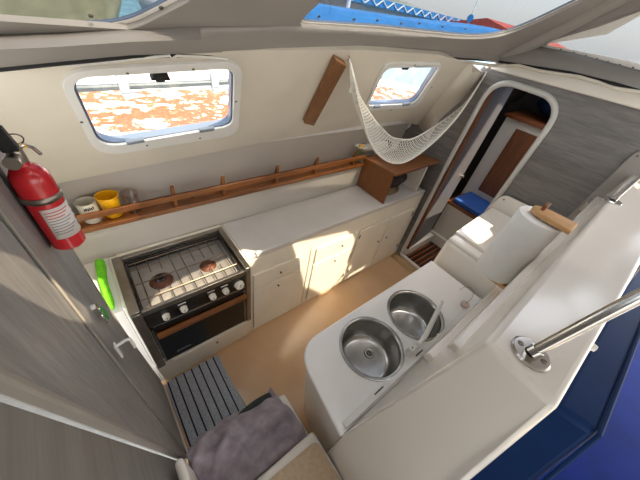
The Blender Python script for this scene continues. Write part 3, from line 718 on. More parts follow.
b = MB(); b.lathe([(0, 0), (.011, .006), (.013, .016), (.008, .03), (0, .032)], netp(.075, .5) - Vector((0, 0, .016)), n=10); b.build('knot', 'net', hm)

b = MB(); b.tube([e0 + Vector((0, .04, .012)), e0 + Vector((0, .012, .012)), e0 + Vector((0, 0, 0)), e0 + Vector((0, .01, -.008))], .003, 6); b.build('hook', 'steel', hm)
b = MB(); b.tube([e1 + Vector((.02, 0, .01)), e1 + Vector((.004, 0, .01)), e1 + Vector((-.004, 0, 0)), e1 + Vector((.002, 0, -.008))], .003, 6); b.build('hook', 'steel', hm)

# ================================================================== FIRE EXTINGUISHER
ex_, ey_, er = -.1135, .672, .0305
fe = thing('fire_extinguisher', 'red fire extinguisher strapped to the grey partition', 'fire extinguisher', (ex_, ey_, 1.59))
b = MB(); b.lathe([(0, 1.592), (er * .8, 1.59), (er, 1.597), (er, 1.752), (er * .93, 1.768), (er * .7, 1.781), (er * .4, 1.787), (er * .36, 1.795), (0, 1.795)], (ex_, ey_, 0), n=36); b.build('cylinder', 'red', fe)
def arc(r, a0, a1, z0, z1, n=16):
    m = MB()
    m.grid(lambda u, v: (ex_ + r * math.cos(a0 + (a1 - a0) * u), ey_ + r * math.sin(a0 + (a1 - a0) * u), z0 + (z1 - z0) * v), n, 1); return m
lb = arc(er + .0006, -1.95, 1.0, 1.628, 1.704).build('paper_label', 'label', fe, twoside=True, solid=.0006)
for i in range(9):
    z0 = 1.695 - i * .0068
    arc(er + .0012, -1.8, -.45 - .2 * (i % 3), z0, z0 + .002, 10).build('print_line', 'inkred' if i < 3 else 'inkgrey', lb, twoside=True, solid=.0004)
for i in range(4):
    z0 = 1.694 - i * .0155
    arc(er + .0012, -.15, .3, z0 - .008, z0, 4).build('pictogram', 'ink', lb, twoside=True, solid=.0004)
    arc(er + .0016, -.02, .17, z0 - .006, z0 - .002, 3).build('pictogram', 'label', lb, twoside=True, solid=.0004)
b = MB(); b.tube([(ex_ + (er + .0012) * math.cos(a), ey_ + (er + .0012) * math.sin(a), 1.722) for a in [2 * PI * i / 28 for i in range(28)]], .0015, 6, closed=True)
arcb = arc(er + .0015, 0, 2 * PI, 1.716, 1.729, 32); arcb.build('strap', 'brushed', fe, twoside=True, solid=.001); b.bm.free()
b = MB(); b.box((ex_ + .010, ey_ + er - .002, 1.712), (ex_ + .026, ey_ + er + .008, 1.733)); b.build('buckle', 'brushed', fe, .001)
b = MB(); b.lathe([(0, 1.79), (.011, 1.79), (.012, 1.797), (.012, 1.815), (.009, 1.820), (0, 1.820)], (ex_, ey_, 0), n=16); b.build('valve', 'brushed', fe)
b = MB(); b.tube([(ex_ - .002, ey_ - .004, 1.806), (ex_ - .006, ey_ - .034, 1.806)], [.009, .012], 12); gg = b.build('gauge', 'brushed', fe)
b = MB(); b.hexa([(ex_ - .012, ey_ - .018, 1.818), (ex_ + .010, ey_ - .018, 1.818), (ex_ + .010, ey_ + .004, 1.822), (ex_ - .012, ey_ + .004, 1.822)], [(ex_ - .018, ey_ - .030, 1.862), (ex_ + .006, ey_ - .030, 1.864), (ex_ + .008, ey_ - .020, 1.866), (ex_ - .016, ey_ - .020, 1.866)]); b.build('handle', 'blackmat', fe, .002)
b = MB(); b.tube([(ex_ + .004, ey_, 1.816), (ex_ + .016, ey_ + .008, 1.820), (ex_ + .024, ey_ + .014, 1.810), (ex_ + .029, ey_ + .018, 1.795)], .0035, 8); b.build('lever', 'steel', fe)
b = MB(); b.tube([(ex_ + .008 + .011 * math.cos(2 * PI * i / 14), ey_ + .012, 1.829 + .009 * math.sin(2 * PI * i / 14)) for i in range(14)], .0013, 5, closed=True); b.build('pull_pin', 'steel', fe)
b = MB(); b.box((ex_ + .004, ey_ + .004, 1.815), (ex_ + .018, ey_ + .010, 1.822)); b.build('safety_tie', 'yellow', fe)
b = MB(); b.box((-.1465, ey_ - .012, 1.60), (-.1445, ey_ + .012, 1.80)); b.build('wall_bracket', 'blackmat', fe)

# ================================================================== GREEN CLOTH, KEYS, HOOK
b = MB(); gp = [(-0.132, 1.100, 1.154), (-0.136, 1.100, 1.094), (-0.154, 1.100, 1.010), (-0.171, 1.100, 0.917), (-0.193, 1.100, 0.802)]
gp = [(-0.170, 1.383, 0.905), (-0.170, 1.311, 0.905), (-0.174, 1.216, 0.905), (-0.176, 1.114, 0.905), (-0.181, 1.015, 0.905)]
b.loft([[Vector(p) + Vector((.004 * math.sin(2.1 * i) + .020 * math.cos(a) + .007 * math.cos(3 * a + 1.7 * i), .006 * math.cos(2 * a + i), .024 * math.sin(a) + .009 * math.sin(4 * a + 2.3 * i))) for a in [2 * PI * j / 14 for j in range(14)]] for i, p in enumerate(gp)])
gc = b.build('cleaning_cloth', 'green', sub=1); tag(gc, 'bright green cloth stuffed between partition and stove', 'cloth')
b = MB(); b.box((-.31, 1.022, .03), (-.138, 1.409, .872)); struct(b.build('trim_17', 'gel'), 'white filler beside the stove', 'trim')

ky = thing('key_bunch', 'key with green tag hanging on the grey door edge', 'keys', (-.14, .64, 1.33))
b = MB(); b.tube([(-.134 , .655 + .013 * math.cos(2 * PI * i / 16), 1.36 + .013 * math.sin(2 * PI * i / 16)) for i in range(16)], .0015, 6, closed=True); b.build('ring', 'steel', ky)
b = MB(); b.lathe([(0, 0), (.012, 0), (.012, .003), (0, .003)], (-.135, .648, 1.334), (1, 0, 0), 16); b.box((-.135, .645, 1.296), (-.132, .651, 1.326)); b.build('key', 'steel', ky)
b = MB(); b.hexa([(-.136, .675, 1.272), (-.130, .675, 1.272), (-.130, .70, 1.282), (-.136, .70, 1.282)], [(-.136, .660, 1.330), (-.130, .660, 1.330), (-.130, .683, 1.338), (-.136, .683, 1.338)]); b.build('tag', 'tagg', ky, .003)
b = MB(); b.lathe([(0, .010), (.007, .009), (.008, 0)], (-.1465, .655, 1.374), (1, 0, 0), 12); b.build('peg', 'white', ky)
ch = thing('door_hook', 'white plastic hook screwed to the grey door edge below the keys', 'hook', (-.14, .60, 1.2))
b = MB(); b.box((-.1375, .572, 1.205), (-.132, .590, 1.275)); b.build('base_plate', 'white', ch, .002)
b = MB(); b.tube([(-.134, .581, 1.262), (-.110, .588, 1.262), (-.100, .590, 1.255), (-.098, .590, 1.215), (-.100, .588, 1.205)], .0045, 8); b.build('hook_arm', 'white', ch)

# ================================================================== SINK UNIT
sk = thing('sink_unit', 'white moulded sink unit with two round steel basins', 'sink', (.95, .23, 0))
C1, C2, RB = (.752, .226), (1.107, .219), .150
outl = rpoly([(1.575, .418), (.445, .418), (.392, .040), (1.575, .030)], [0, .13, .0, 0], 12)
plate('countertop', outl, [circ(C1, RB + .006, 48), circ(C2, RB + .006, 48)], lambda u, v, w: Vector((u, v, .866 + w)), .03, 'sinktop', sk)
b = MB(); b.tube([(p[0], p[1], .872) for p in outl[:-1]], .0095, 10); b.build('edge_bead', 'sinktop', sk)
def ringat(z, k, dx):
    out = []
    for (x, y) in rpoly([(1.56, .405), (.46, .405), (.405, .043), (1.56, .043)], [0, .12, .0, 0], 12):
        f = max(0, min(1, (1.2 - x) / .8)); out.append((x + dx * f, y - k * (1 if y > .3 else 0), z))
    return out
b = MB(); b.loft([ringat(.003, .02, .10), ringat(.10, .012, .085), ringat(.35, .004, .05), ringat(.65, .0, .015), ringat(.850, .0, 0)], cap1=False); b.build('skirt', 'sinktop', sk)
for c, nm in ((C1, 0), (C2, 1)):
    b = MB(); prof = [(RB + .014, .8815), (RB + .013, .886), (RB + .002, .887), (RB - .004, .883), (RB - .008, .86), (RB - .012, .76), (RB - .022, .742), (RB - .045, .736), (.03, .731), (0, .731)]
    b.lathe(prof, (c[0], c[1], 0), n=56); ba = b.build('basin', 'basin', sk, ang=60, twoside=False)
    dx, dy = (.05, .008) if nm == 0 else (-.06, .05)
    b = MB(); b.lathe([(0, .733), (.014, .7335), (.018, .7375), (.0245, .7375), (.027, .7345)], (c[0] + dx, c[1] + dy, .0008), n=24); dn_ = b.build('drain', 'steel', ba)
    for i in range(6):
        a = 2 * PI * i / 6; b = MB(); b.lathe([(0, .7), (.0042, .7), (.0042, 0), (0, 0)], (c[0] + dx + .0095 * math.cos(a), c[1] + dy + .0095 * math.sin(a), .7345), n=8) if False else b.lathe([(0, .0008), (.0046, .0008), (.0046, 0), (0, 0)], (c[0] + dx + .0098 * math.cos(a), c[1] + dy + .0098 * math.sin(a), .7351), n=8)
        b.build('drain_hole', 'blackmat', dn_)
# low splash rail + vents at the foot of the divider
b = MB(); b.prism([(.415, .046, .882), (.415, .075, .882), (.415, .060, .892), (.415, .046, .905)], (1.14, 0, 0)); b.build('splash_rail', 'sinktop', sk, .003)
for x in (.60, .90):
    b = MB(); b.box((x, .0625, .8875), (x + .055, .0675, .8925)); b.build('vent_slot', 'blackmat', sk)
tp = thing('tap', 'white folding tap standing between the two basins', 'tap', (.905, .105, .882))
b = MB(); b.lathe([(0, 0), (.020, 0), (.021, .004), (.017, .008), (.0165, .05), (.0175, .055), (.012, .060), (0, .060)], (.880, .098, .8825), n=24); b.build('base', 'white', tp)
b = MB(); b.lathe([(0, .0015), (.0045, .0015), (.0045, 0), (0, 0)], (.880, .098, .9415), n=12); b.build('cap_hole', 'ink', tp)
b = MB(); b.tube([(.885, .096, .915), (.925, .092, .915)], .011, 12); b.lathe([(0, 0), (.014, 0), (.014, .045), (.010, .05), (0, .05)], (.935, .092, .895), n=18); b.build('swivel', 'white', tp)
b = MB(); b.tube([(.935, .092, .940), (.990, .100, .952), (1.19, .156, .965), (1.235, .170, .966)], [.010, .0125, .0115, .010], 12); b.tube([(1.222, .166, .965), (1.226, .167, .945)], .008, 10); b.build('spout', 'white', tp)
pg = thing('sink_plug', 'pale rubber sink plug with chain in the corner beside the icebox', 'plug', (1.42, .09, .882))
b = MB(); b.lathe([(0, 0), (.022, 0), (.026, .018), (.020, .022), (0, .024)], (1.425, .088, .8815), n=20); b.build('stopper', 'pinkish', pg)
cp = [(1.425, .088, .906), (1.455, .085, .935), (1.49, .100, .950), (1.515, .135, .945), (1.52, .160, .915), (1.505, .168, .888)]
b = MB(); b.tube([catm([Vector(p) for p in cp], i / 30) for i in range(31)], .0018, 6); b.build('chain', 'steel', pg)

# ================================================================== ICEBOX
ib = thing('icebox', 'white moulded icebox with sunlit lid between sink and bulkhead', 'icebox', (2.0, .24, 0))
b = MB(); b.hexa([(1.578, .034, .003), (2.394, .034, .003), (2.394, .425, .003), (1.578, .425, .003)], [(1.640, .034, 1.045), (2.394, .034, 1.045), (2.394, .47, 1.045), (1.640, .435, 1.045)]); b.build('body', 'gelgloss', ib, .03, 5)
b = MB(); b.hexa([(1.735, .034, 1.0455), (2.36, .034, 1.0455), (2.36, .462, 1.0455), (1.735, .436, 1.0455)], [(1.738, .034, 1.078), (2.36, .034, 1.078), (2.36, .462, 1.078), (1.738, .436, 1.078)]); b.build('lid', 'gelgloss', ib, .006, 3)
b = MB(); b.hexa([(1.645, .034, 1.040), (1.725, .034, 1.040), (1.725, .434, 1.040), (1.645, .43, 1.040)], [(1.655, .034, 1.068), (1.725, .034, 1.068), (1.725, .43, 1.068), (1.655, .425, 1.068)]); b.build('front_rim', 'gelgloss', ib, .012, 3)
ups = rpoly([(.05, 1.046), (.483, 1.046), (.478, 1.08), (.452, 1.20), (.05, 1.215)], [0, 0, .02, .05, 0], 6)
b = MB(); b.prism([(2.372, p[0], p[1]) for p in ups], (.021, 0, 0)); us = b.build('upstand', 'gelgloss', ib, .005, 3)
b = MB(); b.lathe([(0, .003), (.006, .002), (.007, 0)], (2.3715, .425, 1.165), (-1, 0, 0), 10); b.build('screw', 'screw', us)

# ================================================================== PAPER TOWEL ON WOODEN HOLDER
rx, ry = 1.275, .082
hold = thing('paper_towel_holder', 'light wooden holder on the divider clamping the paper towel roll', 'holder', (rx, .03, 1.27))
b = MB(); hpv = rpoly([(rx - .045, -.022), (rx + .045, -.022), (rx + .04, .085), (rx + .02, .128), (rx - .02, .128), (rx - .04, .085)], [0, 0, .02, .03, .03, .02])
b.prism([(p[0], p[1], 1.612) for p in hpv], (0, 0, .022)); b.build('top_arm', 'pine', hold, .005, 2)
b = MB(); b.prism([(p[0], p[1] + .008, 1.262) for p in hpv], (0, 0, .022)); b.build('bottom_arm', 'pine', hold, .005, 2)
b = MB(); b.box((rx - .010, .088, 1.634), (rx + .045, .102, 1.656)); b.build('peg', 'teakrail', hold, .004)
b = MB(); b.tube([(rx, ry, 1.285), (rx, ry, 1.611)], .012, 12); b.build('spindle', 'pine', hold)
b = MB(); b.lathe([(.022, 1.290), (.079, 1.290), (.081, 1.294), (.081, 1.602), (.079, 1.606), (.022, 1.606)], (rx, ry, 0), n=48, closed_prof=True)
pt = b.build('paper_towel_roll', 'paper'); tag(pt, 'fat white paper towel roll held upright on the divider', 'paper towel')
b = MB(); b.lathe([(.017, 1.2895), (.0215, 1.2895), (.0215, 1.6065), (.017, 1.6065)], (rx, ry, 0), n=24, closed_prof=True); b.build('core', 'bag', pt)

# clip on the flange
cl = thing('latch_clip', 'small steel latch on the pale flange right of the paper towel', 'latch', (2.385, .01, 1.33))
b = MB(); b.box((2.388, -.008, 1.335), (2.3945, .022, 1.405)); b.build('plate', 'steel', cl, .002)
b = MB(); b.tube([(2.386, .006, 1.40), (2.370, .006, 1.41), (2.362, .004, 1.43)], .005, 8); b.build('lever', 'steel', cl)

# ================================================================== HANDRAILS on the divider
def handrail(label, base, top, R=.0375):
    t = thing('handrail', label, 'handrail', base)
    bx0 = Vector(base); tp_ = Vector(top)
    b = MB(); b.lathe([(0, .006), (R * .9, .006), (R, .003), (R, 0), (0, 0)], bx0, n=40); fl = b.build('flange', 'steel', t)
    for s_ in (-1, 1):
        b = MB(); b.lathe([(0, .0006), (.005, .0012), (.0065, 0)], bx0 + Vector((0, s_ * .023, .0061)), n=14); sc_ = b.build('screw', 'screw', fl)
    d = (tp_ - bx0).normalized()
    b = MB(); b.tube([bx0 + Vector((0, 0, .004)), bx0 + d * .018], .0135, 20); b.build('socket', 'steel', t)
    b = MB(); b.tube([bx0 + d * .006, tp_], .0105, 20); b.build('pole', 'steel', t)
    t['group'] = 'handrail poles on the divider'
    b = MB(); b.lathe([(0, -.006), (R, -.004), (R, 0), (0, 0)], tp_ + Vector((0, 0, .0)), n=30); b.build('ceiling_flange', 'steel', t)
    return t
handrail('steel handrail pole nearest the camera on the divider end', (0.562, -0.111, 1.633), (.80, -.235, 2.418))
handrail('steel handrail pole farther along the divider by the bulkhead', (1.756, -0.055, 1.633), (2.20, -.10, 2.418))

kb = thing('rope_knob', 'small white knob with a thin cord on the outer edge of the divider', 'knob', (0.790, -0.203, 1.580))
b = MB(); b.lathe([(0, .022), (.008, .020), (.010, .012), (.006, .006), (.007, 0)], (0.783, -0.199, 1.585), (0, -1, .1), 14); b.build('knob', 'white', kb)
b = MB(); b.tube([(0.781, -0.204, 1.585), (0.954, -0.207, 1.590), (1.099, -0.215, 1.600), (1.304, -0.231, 1.610)], .003, 6); b.build('cord', 'trimgrey', kb)
# ================================================================== BLUE SALOON SEATING
def cushion(name, label, bot, top, mat, bev=.02):
    b = MB(); b.hexa(bot, top); o = b.build(name, mat, bevel=bev, seg=4); return tag(o, label, 'cushion')
bk_ = [(0.753, -0.267, 1.400), (0.776, -0.366, 1.400), (0.915, -0.374, 1.400), (1.332, -0.386, 1.400)]
sb = thing('settee', 'blue vinyl saloon settee behind the white divider', 'settee', (1.3, -.6, .661))
b = MB(); b.hexa([(.60, -.262, .90), (2.40, -.345, .90), (2.40, -.46, .90), (.52, -.40, .90)], [(.735, -.262, 1.405), (2.40, -.335, 1.405), (2.40, -.43, 1.405), (.765, -.365, 1.405)])
sbp = b.build('backrest', 'blueback', sb, .018, 4)
b = MB(); b.tube([(.52, -.402, .92), (.66, -.385, 1.2), (.762, -.366, 1.402), (1.5, -.393, 1.405), (2.39, -.432, 1.405)], .006, 8); b.build('piping', 'blueback', sbp)
cushion('settee_cushion', 'deep blue saloon seat cushion at the lower right edge', [(.15, -.47, .719), (2.40, -.50, .719), (2.40, -1.1, .719), (.15, -1.1, .719)], [(.15, -.47, .86), (2.40, -.50, .86), (2.40, -1.1, .86), (.15, -1.1, .86)], 'blue', .03)
cushion('end_cushion', 'dark blue seat cushion tucked under the divider end', [(.12, -.285, .719), (.50, -.285, .719), (.50, -.455, .719), (.12, -.455, .719)], [(.12, -.285, .87), (.50, -.285, .87), (.50, -.455, .87), (.12, -.455, .87)], 'blue', .02)
b = MB(); b.box((.10, -1.12, .661), (2.40, -.365, .718)); b.build('base', 'gel', sb)

# ================================================================== STEPS, TOWELS, MAT
sp = thing('companion_step', 'white moulded steps with beige nonskid tread beside the sink unit', 'step', (.13, .1, 0))
b = MB(); b.box((-.135, .150, .003), (.385, .390, .485)); b.build('lower_step', 'gel', sp, .02, 4)
b = MB(); b.box((-.135, -.28, .003), (.385, .148, .590)); b.build('upper_step', 'gel', sp, .018, 4)
b = MB(); b.prism(rpoly([(-.115, -.26, ), (.372, -.26), (.372, .108), (-.115, .125)], .03) and [(p[0], p[1], .5905) for p in rpoly([(-.115, -.26), (.372, -.26), (.372, .108), (-.115, .125)], .03)], (0, 0, .004)); b.build('nonskid_tread', 'nonskid', sp, .001)
b = MB(); b.box((-.137, .20, .30), (-.105, .345, .80)); b.build('side_rim', 'gel', sp, .015, 4)
# towel over the lower step
rnd = [(random.random() * 6.28, random.uniform(.7, 1.3)) for _ in range(9)]
def towelf(u, v):
    x = -.100 + .455 * u; s_ = v * .46
    edge = .395 + .012 * math.sin(5 * u + .5)
    y0 = .160 - .010 * u
    run = edge - y0
    if s_ < run: y = y0 + s_; z = .495
    else:
        k = s_ - run; y = edge + .018 * min(1, k / .03); z = .495 - k
    t = min(1, max(0, (s_ - run + .02) / .04))
    fold = .014 * math.sin(9 * u + 6 * v + .6) + .010 * math.sin(17 * u - 11 * v + rnd[0][0]) + .007 * math.sin(31 * u + 9 * v + rnd[1][0]) + .004 * math.sin(23 * v + 40 * u)
    fold = abs(fold) * .45 + .034 * abs(math.sin(2.6 * u + 8.5 * v + .8 * math.sin(5 * u + 1))) ** 5 + .020 * abs(math.sin(7 * u - 12 * v + 1.5 * math.sin(4 * u))) ** 6 + .005
    return (x + .012 * math.sin(7 * v + 1), y + fold * t, z + fold * (1 - t) + .015 * math.exp(-((u - .55) / .25) ** 2) * (1 - t))
b = MB(); b.grid(towelf, 90, 70); tag(b.build('towel', 'towel', solid=.008, twoside=True, ang=80), 'mauve grey terry towel draped over the step', 'towel')
def cl2(u, v):
    x = .12 + .20 * u; y = .335 + .10 * v
    return (x, y + .02 * u, (.487 if y < .405 else .487 - (y - .405) * .6) - .004 + .006 * math.sin(8 * u + 5 * v) ** 2 - .0)
b = MB(); b.loft([[Vector((.13 + .195 * t, .418 + .012 * math.sin(3 * t), .462)) + Vector((0, .022 * math.cos(a), .026 * math.sin(a))) for a in [2 * PI * j / 14 for j in range(14)]] for t in [i / 10 for i in range(11)]])
tag(b.build('cloth', 'char', sub=1), 'folded charcoal cloth on the step edge beside the mauve towel', 'cloth')
b = MB(); b.grid(lambda u, v: (-.128 + .365 * u + .006 * math.sin(6 * v), .405 + .605 * v, .0045 + .002 * math.sin(14 * u + 5 * v)), 40, 50)
tag(b.build('bath_mat', 'rug', solid=.006, twoside=True), 'grey bath mat with dark stripes on the floor in front of the stove', 'mat')

# ================================================================== FORWARD CABIN beyond the doorway
b = MB(); b.box((2.45, -.2, -.06), (4.2, 1.8, -.002)); struct(b.build('floor_forward', 'teak'), 'dark teak floor of the forward cabin', 'floor')
b = MB(); b.box((2.46, .955, -.0015), (3.02, 1.03, .11)); struct(b.build('trim_18', 'gel', bevel=.006), 'white plinth along the side of the forward cabin', 'trim')
b = MB(); b.box((3.025, .30, -.0015), (3.07, 1.03, .13)); struct(b.build('trim_19', 'gel', bevel=.006), 'white kickboard under the blue cushioned bench', 'trim')
b = MB(); b.box((4.2, -.2, -.06), (4.24, 1.50, 1.93)); b.prism([(2.45, 1.45, -.05), (2.45, 1.45, 1.33), (2.45, 1.05, 1.90), (2.45, 1.09, 1.92), (2.45, 1.50, 1.34), (2.45, 1.50, -.05)], (1.75, 0, 0)); b.box((2.45, -.24, -.05), (4.2, -.2, 1.9)); struct(b.build('wall_cabin', 'darkin'), 'dark grey lining of the forward cabin', 'wall')
o = plate('ceiling_forward', [(2.46, -.2), (4.2, -.2), (4.2, 1.06), (2.46, 1.06)], [[(2.85, .15), (3.45, .15), (3.45, .85), (2.85, .85)]], lambda u, v, w: Vector((u, v, 1.915 + w)), .03, 'gel'); struct(o, 'white ceiling of the forward cabin with a hatch', 'ceiling')
dl = thing('cabin_door', 'grey panelled door leaf standing open inside the doorway', 'door', (2.47, 1.0, .03))
b = MB(); b.hexa([(2.475, .955, .115), (3.00, 1.015, .115), (2.996, 1.04, .115), (2.471, .98, .115)], [(2.475, .94, 1.84), (3.00, 1.0, 1.84), (2.996, 1.025, 1.84), (2.471, .965, 1.84)]); b.build('leaf', 'doorleaf', dl, .004)
b = MB(); b.hexa([(2.458, .952, .115), (2.473, .953, .115), (2.469, .98, .115), (2.454, .979, .115)], [(2.458, .937, 1.84), (2.473, .938, 1.84), (2.469, .965, 1.84), (2.454, .964, 1.84)]); b.build('edge_strip', 'mahog', dl)
b = MB(); b.lathe([(0, .03), (.016, .028), (.018, .012), (.01, .008), (.012, 0)], (2.93, 1.0, .95), (.1, -1, 0), 16); b.build('door_knob', 'brushed', dl)
cu_ = thing('cabin_wardrobe', 'white wardrobe with a brown wooden door beyond the doorway', 'wardrobe', (3.7, .55, 0))
b = MB(); b.box((3.46, .05, .0), (4.0, 1.07, 1.50)); b.build('body', 'gel', cu_, .005)
b = MB(); b.box((3.445, .46, .70), (3.46, .92, 1.43)); b.build('door', 'mahog', cu_, .003)
b = MB(); b.box((3.43, .05, 1.50), (4.0, 1.09, 1.535)); b.build('top_rail', 'mahog', cu_, .004)
st_ = thing('bench', 'low white bench with wooden edge in the forward cabin', 'bench', (3.2, .7, 0))
b = MB(); b.box((3.075, .35, .0), (3.44, 1.03, .55)); b.build('box', 'gel', st_, .004)
b = MB(); b.box((3.045, .35, .55), (3.44, 1.035, .585)); b.build('wood_edge', 'mahog', st_, .003)
b = MB(); b.box((3.06, .37, .587), (3.44, .985, .645)); tag(b.build('seat_cushion', 'cush', bevel=.015, seg=3), 'royal blue cushion on the low bench beyond the doorway', 'cushion')
b = MB()
def duf(u, v):
    a = 2 * PI * u; th = PI * v
    return (3.72 + .24 * math.cos(a) * math.sin(th), .56 + .40 * math.sin(a) * math.sin(th), 1.676 - .125 * math.cos(th) * (1 + .1 * math.sin(3 * a)))
b.grid(duf, 28, 14, cu=True); tag(b.build('duffel', 'bluedk'), 'navy bundle stowed on top of the wardrobe', 'bundle')

# ================================================================== OUTSIDE
b = MB(); b.box((-150, 2.1, .0), (200, 300, .19)); tag(b.build('sea', 'sea'), 'blue green harbour water outside', 'water', kind='stuff')
ob = thing('neighbour_boat', 'old boat with peeling orange deck alongside the windows', 'boat', (1.5, 3.4, .25))
b = MB(); b.prism([(-2.2, 2.3, .2), (5.2, 2.3, .2), (6.6, 4.0, .2), (5.2, 5.2, .2), (-2.2, 5.2, .2)], (0, 0, .72)); b.build('hull', 'exwhite', ob, .05)
b = MB(); b.prism([(-2.1, 2.48, .925), (5.1, 2.48, .925), (5.9, 3.6, .925), (5.1, 4.05, .925), (-2.1, 4.05, .925)], (0, 0, .02)); b.build('deck', 'rust', ob)
b = MB(); b.hexa([(-1.8, 4.15, .92), (4.6, 4.15, .92), (4.6, 5.0, .92), (-1.8, 5.0, .92)], [(-1.7, 4.25, 1.16), (4.3, 4.25, 1.16), (4.3, 4.9, 1.16), (-1.7, 4.9, 1.16)]); b.build('coachroof', 'exwhite', ob, .04)
rr = thing('guard_rail', 'grey tubular rail clamped outside the long window', 'rail', (.3, 1.61, 1.438))
g = [(-.6, 1.61, 1.640), (.05, 1.61, 1.650), (.69, 1.61, 1.675), (.82, 1.61, 1.72), (.90, 1.61, 1.82)]
b = MB(); b.tube(g, .015, 10); b.build('tube', 'rail', rr)
for x, z in ((.19, 1.652), (.61, 1.673)):
    b = MB(); b.box((x - .020, 1.592, z - .022), (x + .020, 1.63, z + .045)); b.hexa([(x - .01, 1.59, z - .05), (x + .08, 1.59, z - .035), (x + .08, 1.63, z - .035), (x - .01, 1.63, z - .05)], [(x - .02, 1.59, z - .022), (x + .03, 1.59, z - .022), (x + .03, 1.63, z - .022), (x - .02, 1.63, z - .022)]); b.build('clamp', 'exgrey', rr, .004)
for x, z in ((-.55, 1.64), (.935, 1.80)):
    b = MB(); b.tube([(x, 1.61, z), (x, 1.61, 1.438)], .014, 10); b.build('post', 'rail', rr)
b = MB(); b.prism([(-1.0, 1.415, 1.40), (-1.0, 1.395, 1.442), (-1.0, 1.64, 1.438), (-1.0, 1.69, .30), (-1.0, 1.65, .30), (-1.0, 1.61, 1.40)], (3.9, 0, 0)); struct(b.build('trim_20', 'exwhite'), 'white side deck outside the galley windows', 'deck')

# further boats and harbour seen through the saloon windows
def xboat(name, label, x, y, z, l, w, h, mat, topmat, masts=1, ang=0.):
    t = thing(name, label, 'boat', (x, y, z))
    M_ = Matrix.Translation((x, y, z)) @ Matrix.Rotation(ang, 4, 'Z'); f = lambda a, c, d: tuple(M_ @ Vector((a, c, d)))
    b = MB(); b.hexa([f(-l * .46, -w * .35, 0), f(l * .36, -w * .35, 0), f(l * .45, 0, 0), f(l * .36, w * .35, 0), f(-l * .46, w * .35, 0)], [f(-l * .5, -w * .5, h), f(l * .36, -w * .5, h), f(l * .55, 0, h * 1.1), f(l * .36, w * .5, h), f(-l * .5, w * .5, h)]); b.build('hull', mat, t)
    b = MB(); b.hexa([f(-l * .2, -w * .3, h), f(l * .25, -w * .3, h), f(l * .25, w * .3, h), f(-l * .2, w * .3, h)], [f(-l * .2, -w * .25, h * 1.55), f(l * .18, -w * .25, h * 1.45), f(l * .18, w * .25, h * 1.45), f(-l * .2, w * .25, h * 1.55)]); b.build('cabin', topmat, t)
    for i in range(masts):
        b = MB(); b.tube([f(l * .05 - i * l * .3, 0, h), f(l * .05 - i * l * .3, 0, h + l * 1.2)], .05, 8); b.build('mast', 'exwhite', t)
        b = MB(); b.tube([f(l * .05, 0, h * 1.9), f(-l * .42, 0, h * 1.95)], [.10, .16], 10); b.build('boom_cover', 'exblue', t)
    t['group'] = 'boats moored in the harbour'
    return t
xboat('moored_boat', 'moored tan sailing boat with white cabin beyond the top left window', -1.0, 12.5, .2, 6.5, 2.4, 1.15, 'extan', 'exwhite', 1, .25)
xboat('moored_boat', 'moored grey boat with dark cabin farther out past the top middle window', 13, 16, .2, 9, 3.0, 1.35, 'exgrey', 'exdark', 1, -.2)
xboat('moored_boat', 'moored white boat with blue boom cover outside the top right window', 20, 11, .2, 8, 2.8, 1.2, 'exwhite', 'exdark', 1, .5)
xboat('moored_boat', 'moored white boat beyond the top left window far astern', -9.5, 9.5, .2, 7, 2.6, 1.2, 'exwhite', 'exgrey', 1, .1)
cb = thing('canvas_boat', 'boat under a long blue canvas seen low through the top middle window', 'boat', (7.5, 6.6, .2))
q_ = [(3.809, 6.000, 1.963), (5.257, 6.000, 1.976), (6.602, 6.000, 2.003), (8.793, 6.000, 2.060), (13.360, 6.000, 2.280)]
b = MB(); b.hexa([(2.0, 5.9, .2), (11.0, 5.9, .2), (11.0, 8.0, .2), (2.0, 8.0, .2)], [(1.6, 5.7, 1.55), (12.4, 5.7, 1.55), (12.4, 8.2, 1.55), (1.6, 8.2, 1.55)]); b.build('hull', 'exgrey', cb, .1)
b = MB(); b.loft([[(p[0] , 5.80, p[2] - .16), (p[0], 5.86, p[2]), (p[0], 6.3, p[2] + .02), (p[0], 7.2, p[2] + .0), (p[0], 8.0, p[2] - .1), (p[0], 8.0, 1.552), (p[0], 5.80, 1.552)] for p in q_]); b.build('canvas', 'exblue', cb)
for x in (3.6, 6.4):
    b = MB(); b.tube([(x, 7.0, 1.56), (x, 7.0, 9.0)], .05, 8); b.build('mast', 'exwhite', cb)
pier = thing('pier_shed', 'long blue latticed pier building in the distance', 'building', (22, 38, .2))
b = MB(); b.box((4, 36, .2), (62, 44, 2.4)); b.build('wall', 'exgrey', pier)
b = MB(); b.box((3, 35.4, 2.4), (63, 45, 3.3)); b.build('roof', 'exblue', pier)
for i in range(24):
    x = 4 + i * 2.4; b = MB(); b.tube([(x, 35.3, 2.5), (x + 1.2, 35.3, 3.2), (x + 2.4, 35.3, 2.5)], .09, 5); b.build('lattice', 'exwhite', pier)
b = MB(); b.box((55, 20, .2), (75, 34, 2.2)); hs = thing('harbour_house', 'low harbour building with red roof seen through the top right window', 'building', (65, 27, .2)); b.build('wall', 'exgrey', hs)
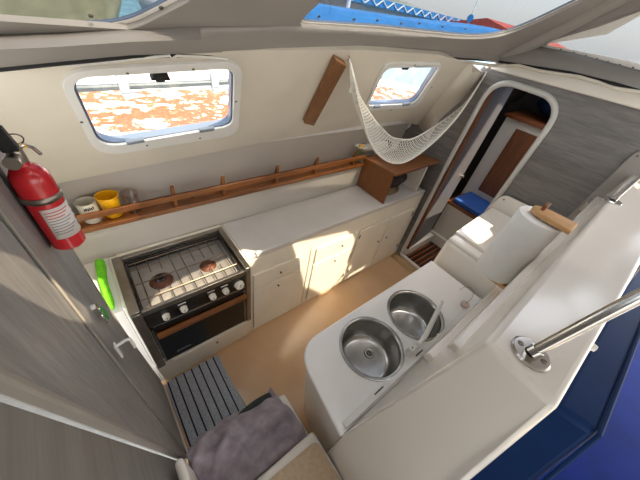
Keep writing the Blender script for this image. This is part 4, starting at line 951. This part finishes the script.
b = MB(); b.prism([(54, 19, 2.2), (54, 35, 2.2), (54, 27, 3.9)], (22, 0, 0)); b.build('roof', 'exred', hs)
b = MB(); b.grid(lambda u, v: (-120 + 400 * u, 150 + 60 * v, .2 + (5 + 3 * math.sin(9 * u) + 2 * math.sin(23 * u + 1)) * math.sin(PI * v)), 60, 6); tag(b.build('hillside', 'hill'), 'low hazy hill on the horizon', 'hill', kind='structure')

# ================================================================== LIGHT, CAMERA
w = bpy.data.worlds.new('sky'); S.world = w; w.use_nodes = True; nt = w.node_tree
bg = nt.nodes['Background']; sk_ = nt.nodes.new('ShaderNodeTexSky'); sk_.sky_type = 'NISHITA'; sk_.sun_disc = False
sk_.sun_elevation = math.asin(SUN.z); sk_.sun_rotation = math.atan2(SUN.x, SUN.y); sk_.air_density = 1.0; sk_.dust_density = 4.0; sk_.ozone_density = 1.0
mixc = nt.nodes.new('ShaderNodeMix'); mixc.data_type = 'RGBA'; mixc.inputs[0].default_value = .55; mixc.inputs[7].default_value = (5.2, 5.2, 5.1, 1)
L(nt, sk_.outputs[0], mixc.inputs[6]); L(nt, mixc.outputs[2], bg.inputs['Color']); bg.inputs['Strength'].default_value = .30
sun = bpy.data.lights.new('sun', 'SUN'); sun.energy = 4.0; sun.color = (1, .85, .63); sun.angle = .009
so = bpy.data.objects.new('sun', sun); COL.objects.link(so); so.rotation_euler = (-SUN).to_track_quat('-Z', 'Y').to_euler()

cam = bpy.data.cameras.new('camera'); cam.sensor_width = 36; cam.lens = 270.498 / 640 * 36; cam.clip_start = .02; cam.clip_end = 1000
co = bpy.data.objects.new('camera', cam); COL.objects.link(co)
R_ = Matrix(((.7797020, .3152695, -.5409899), (-.6052020, .6010651, -.5219687), (.1606093, .7343881, .6594534)))
co.matrix_world = Matrix.Translation((0, 0, 2.1)) @ R_.to_4x4()
S.camera = co
S.view_settings.view_transform = 'Standard'; S.view_settings.look = 'None'; S.view_settings.gamma = 1; S.view_settings.use_curve_mapping = False
S.view_settings.exposure = 1.5
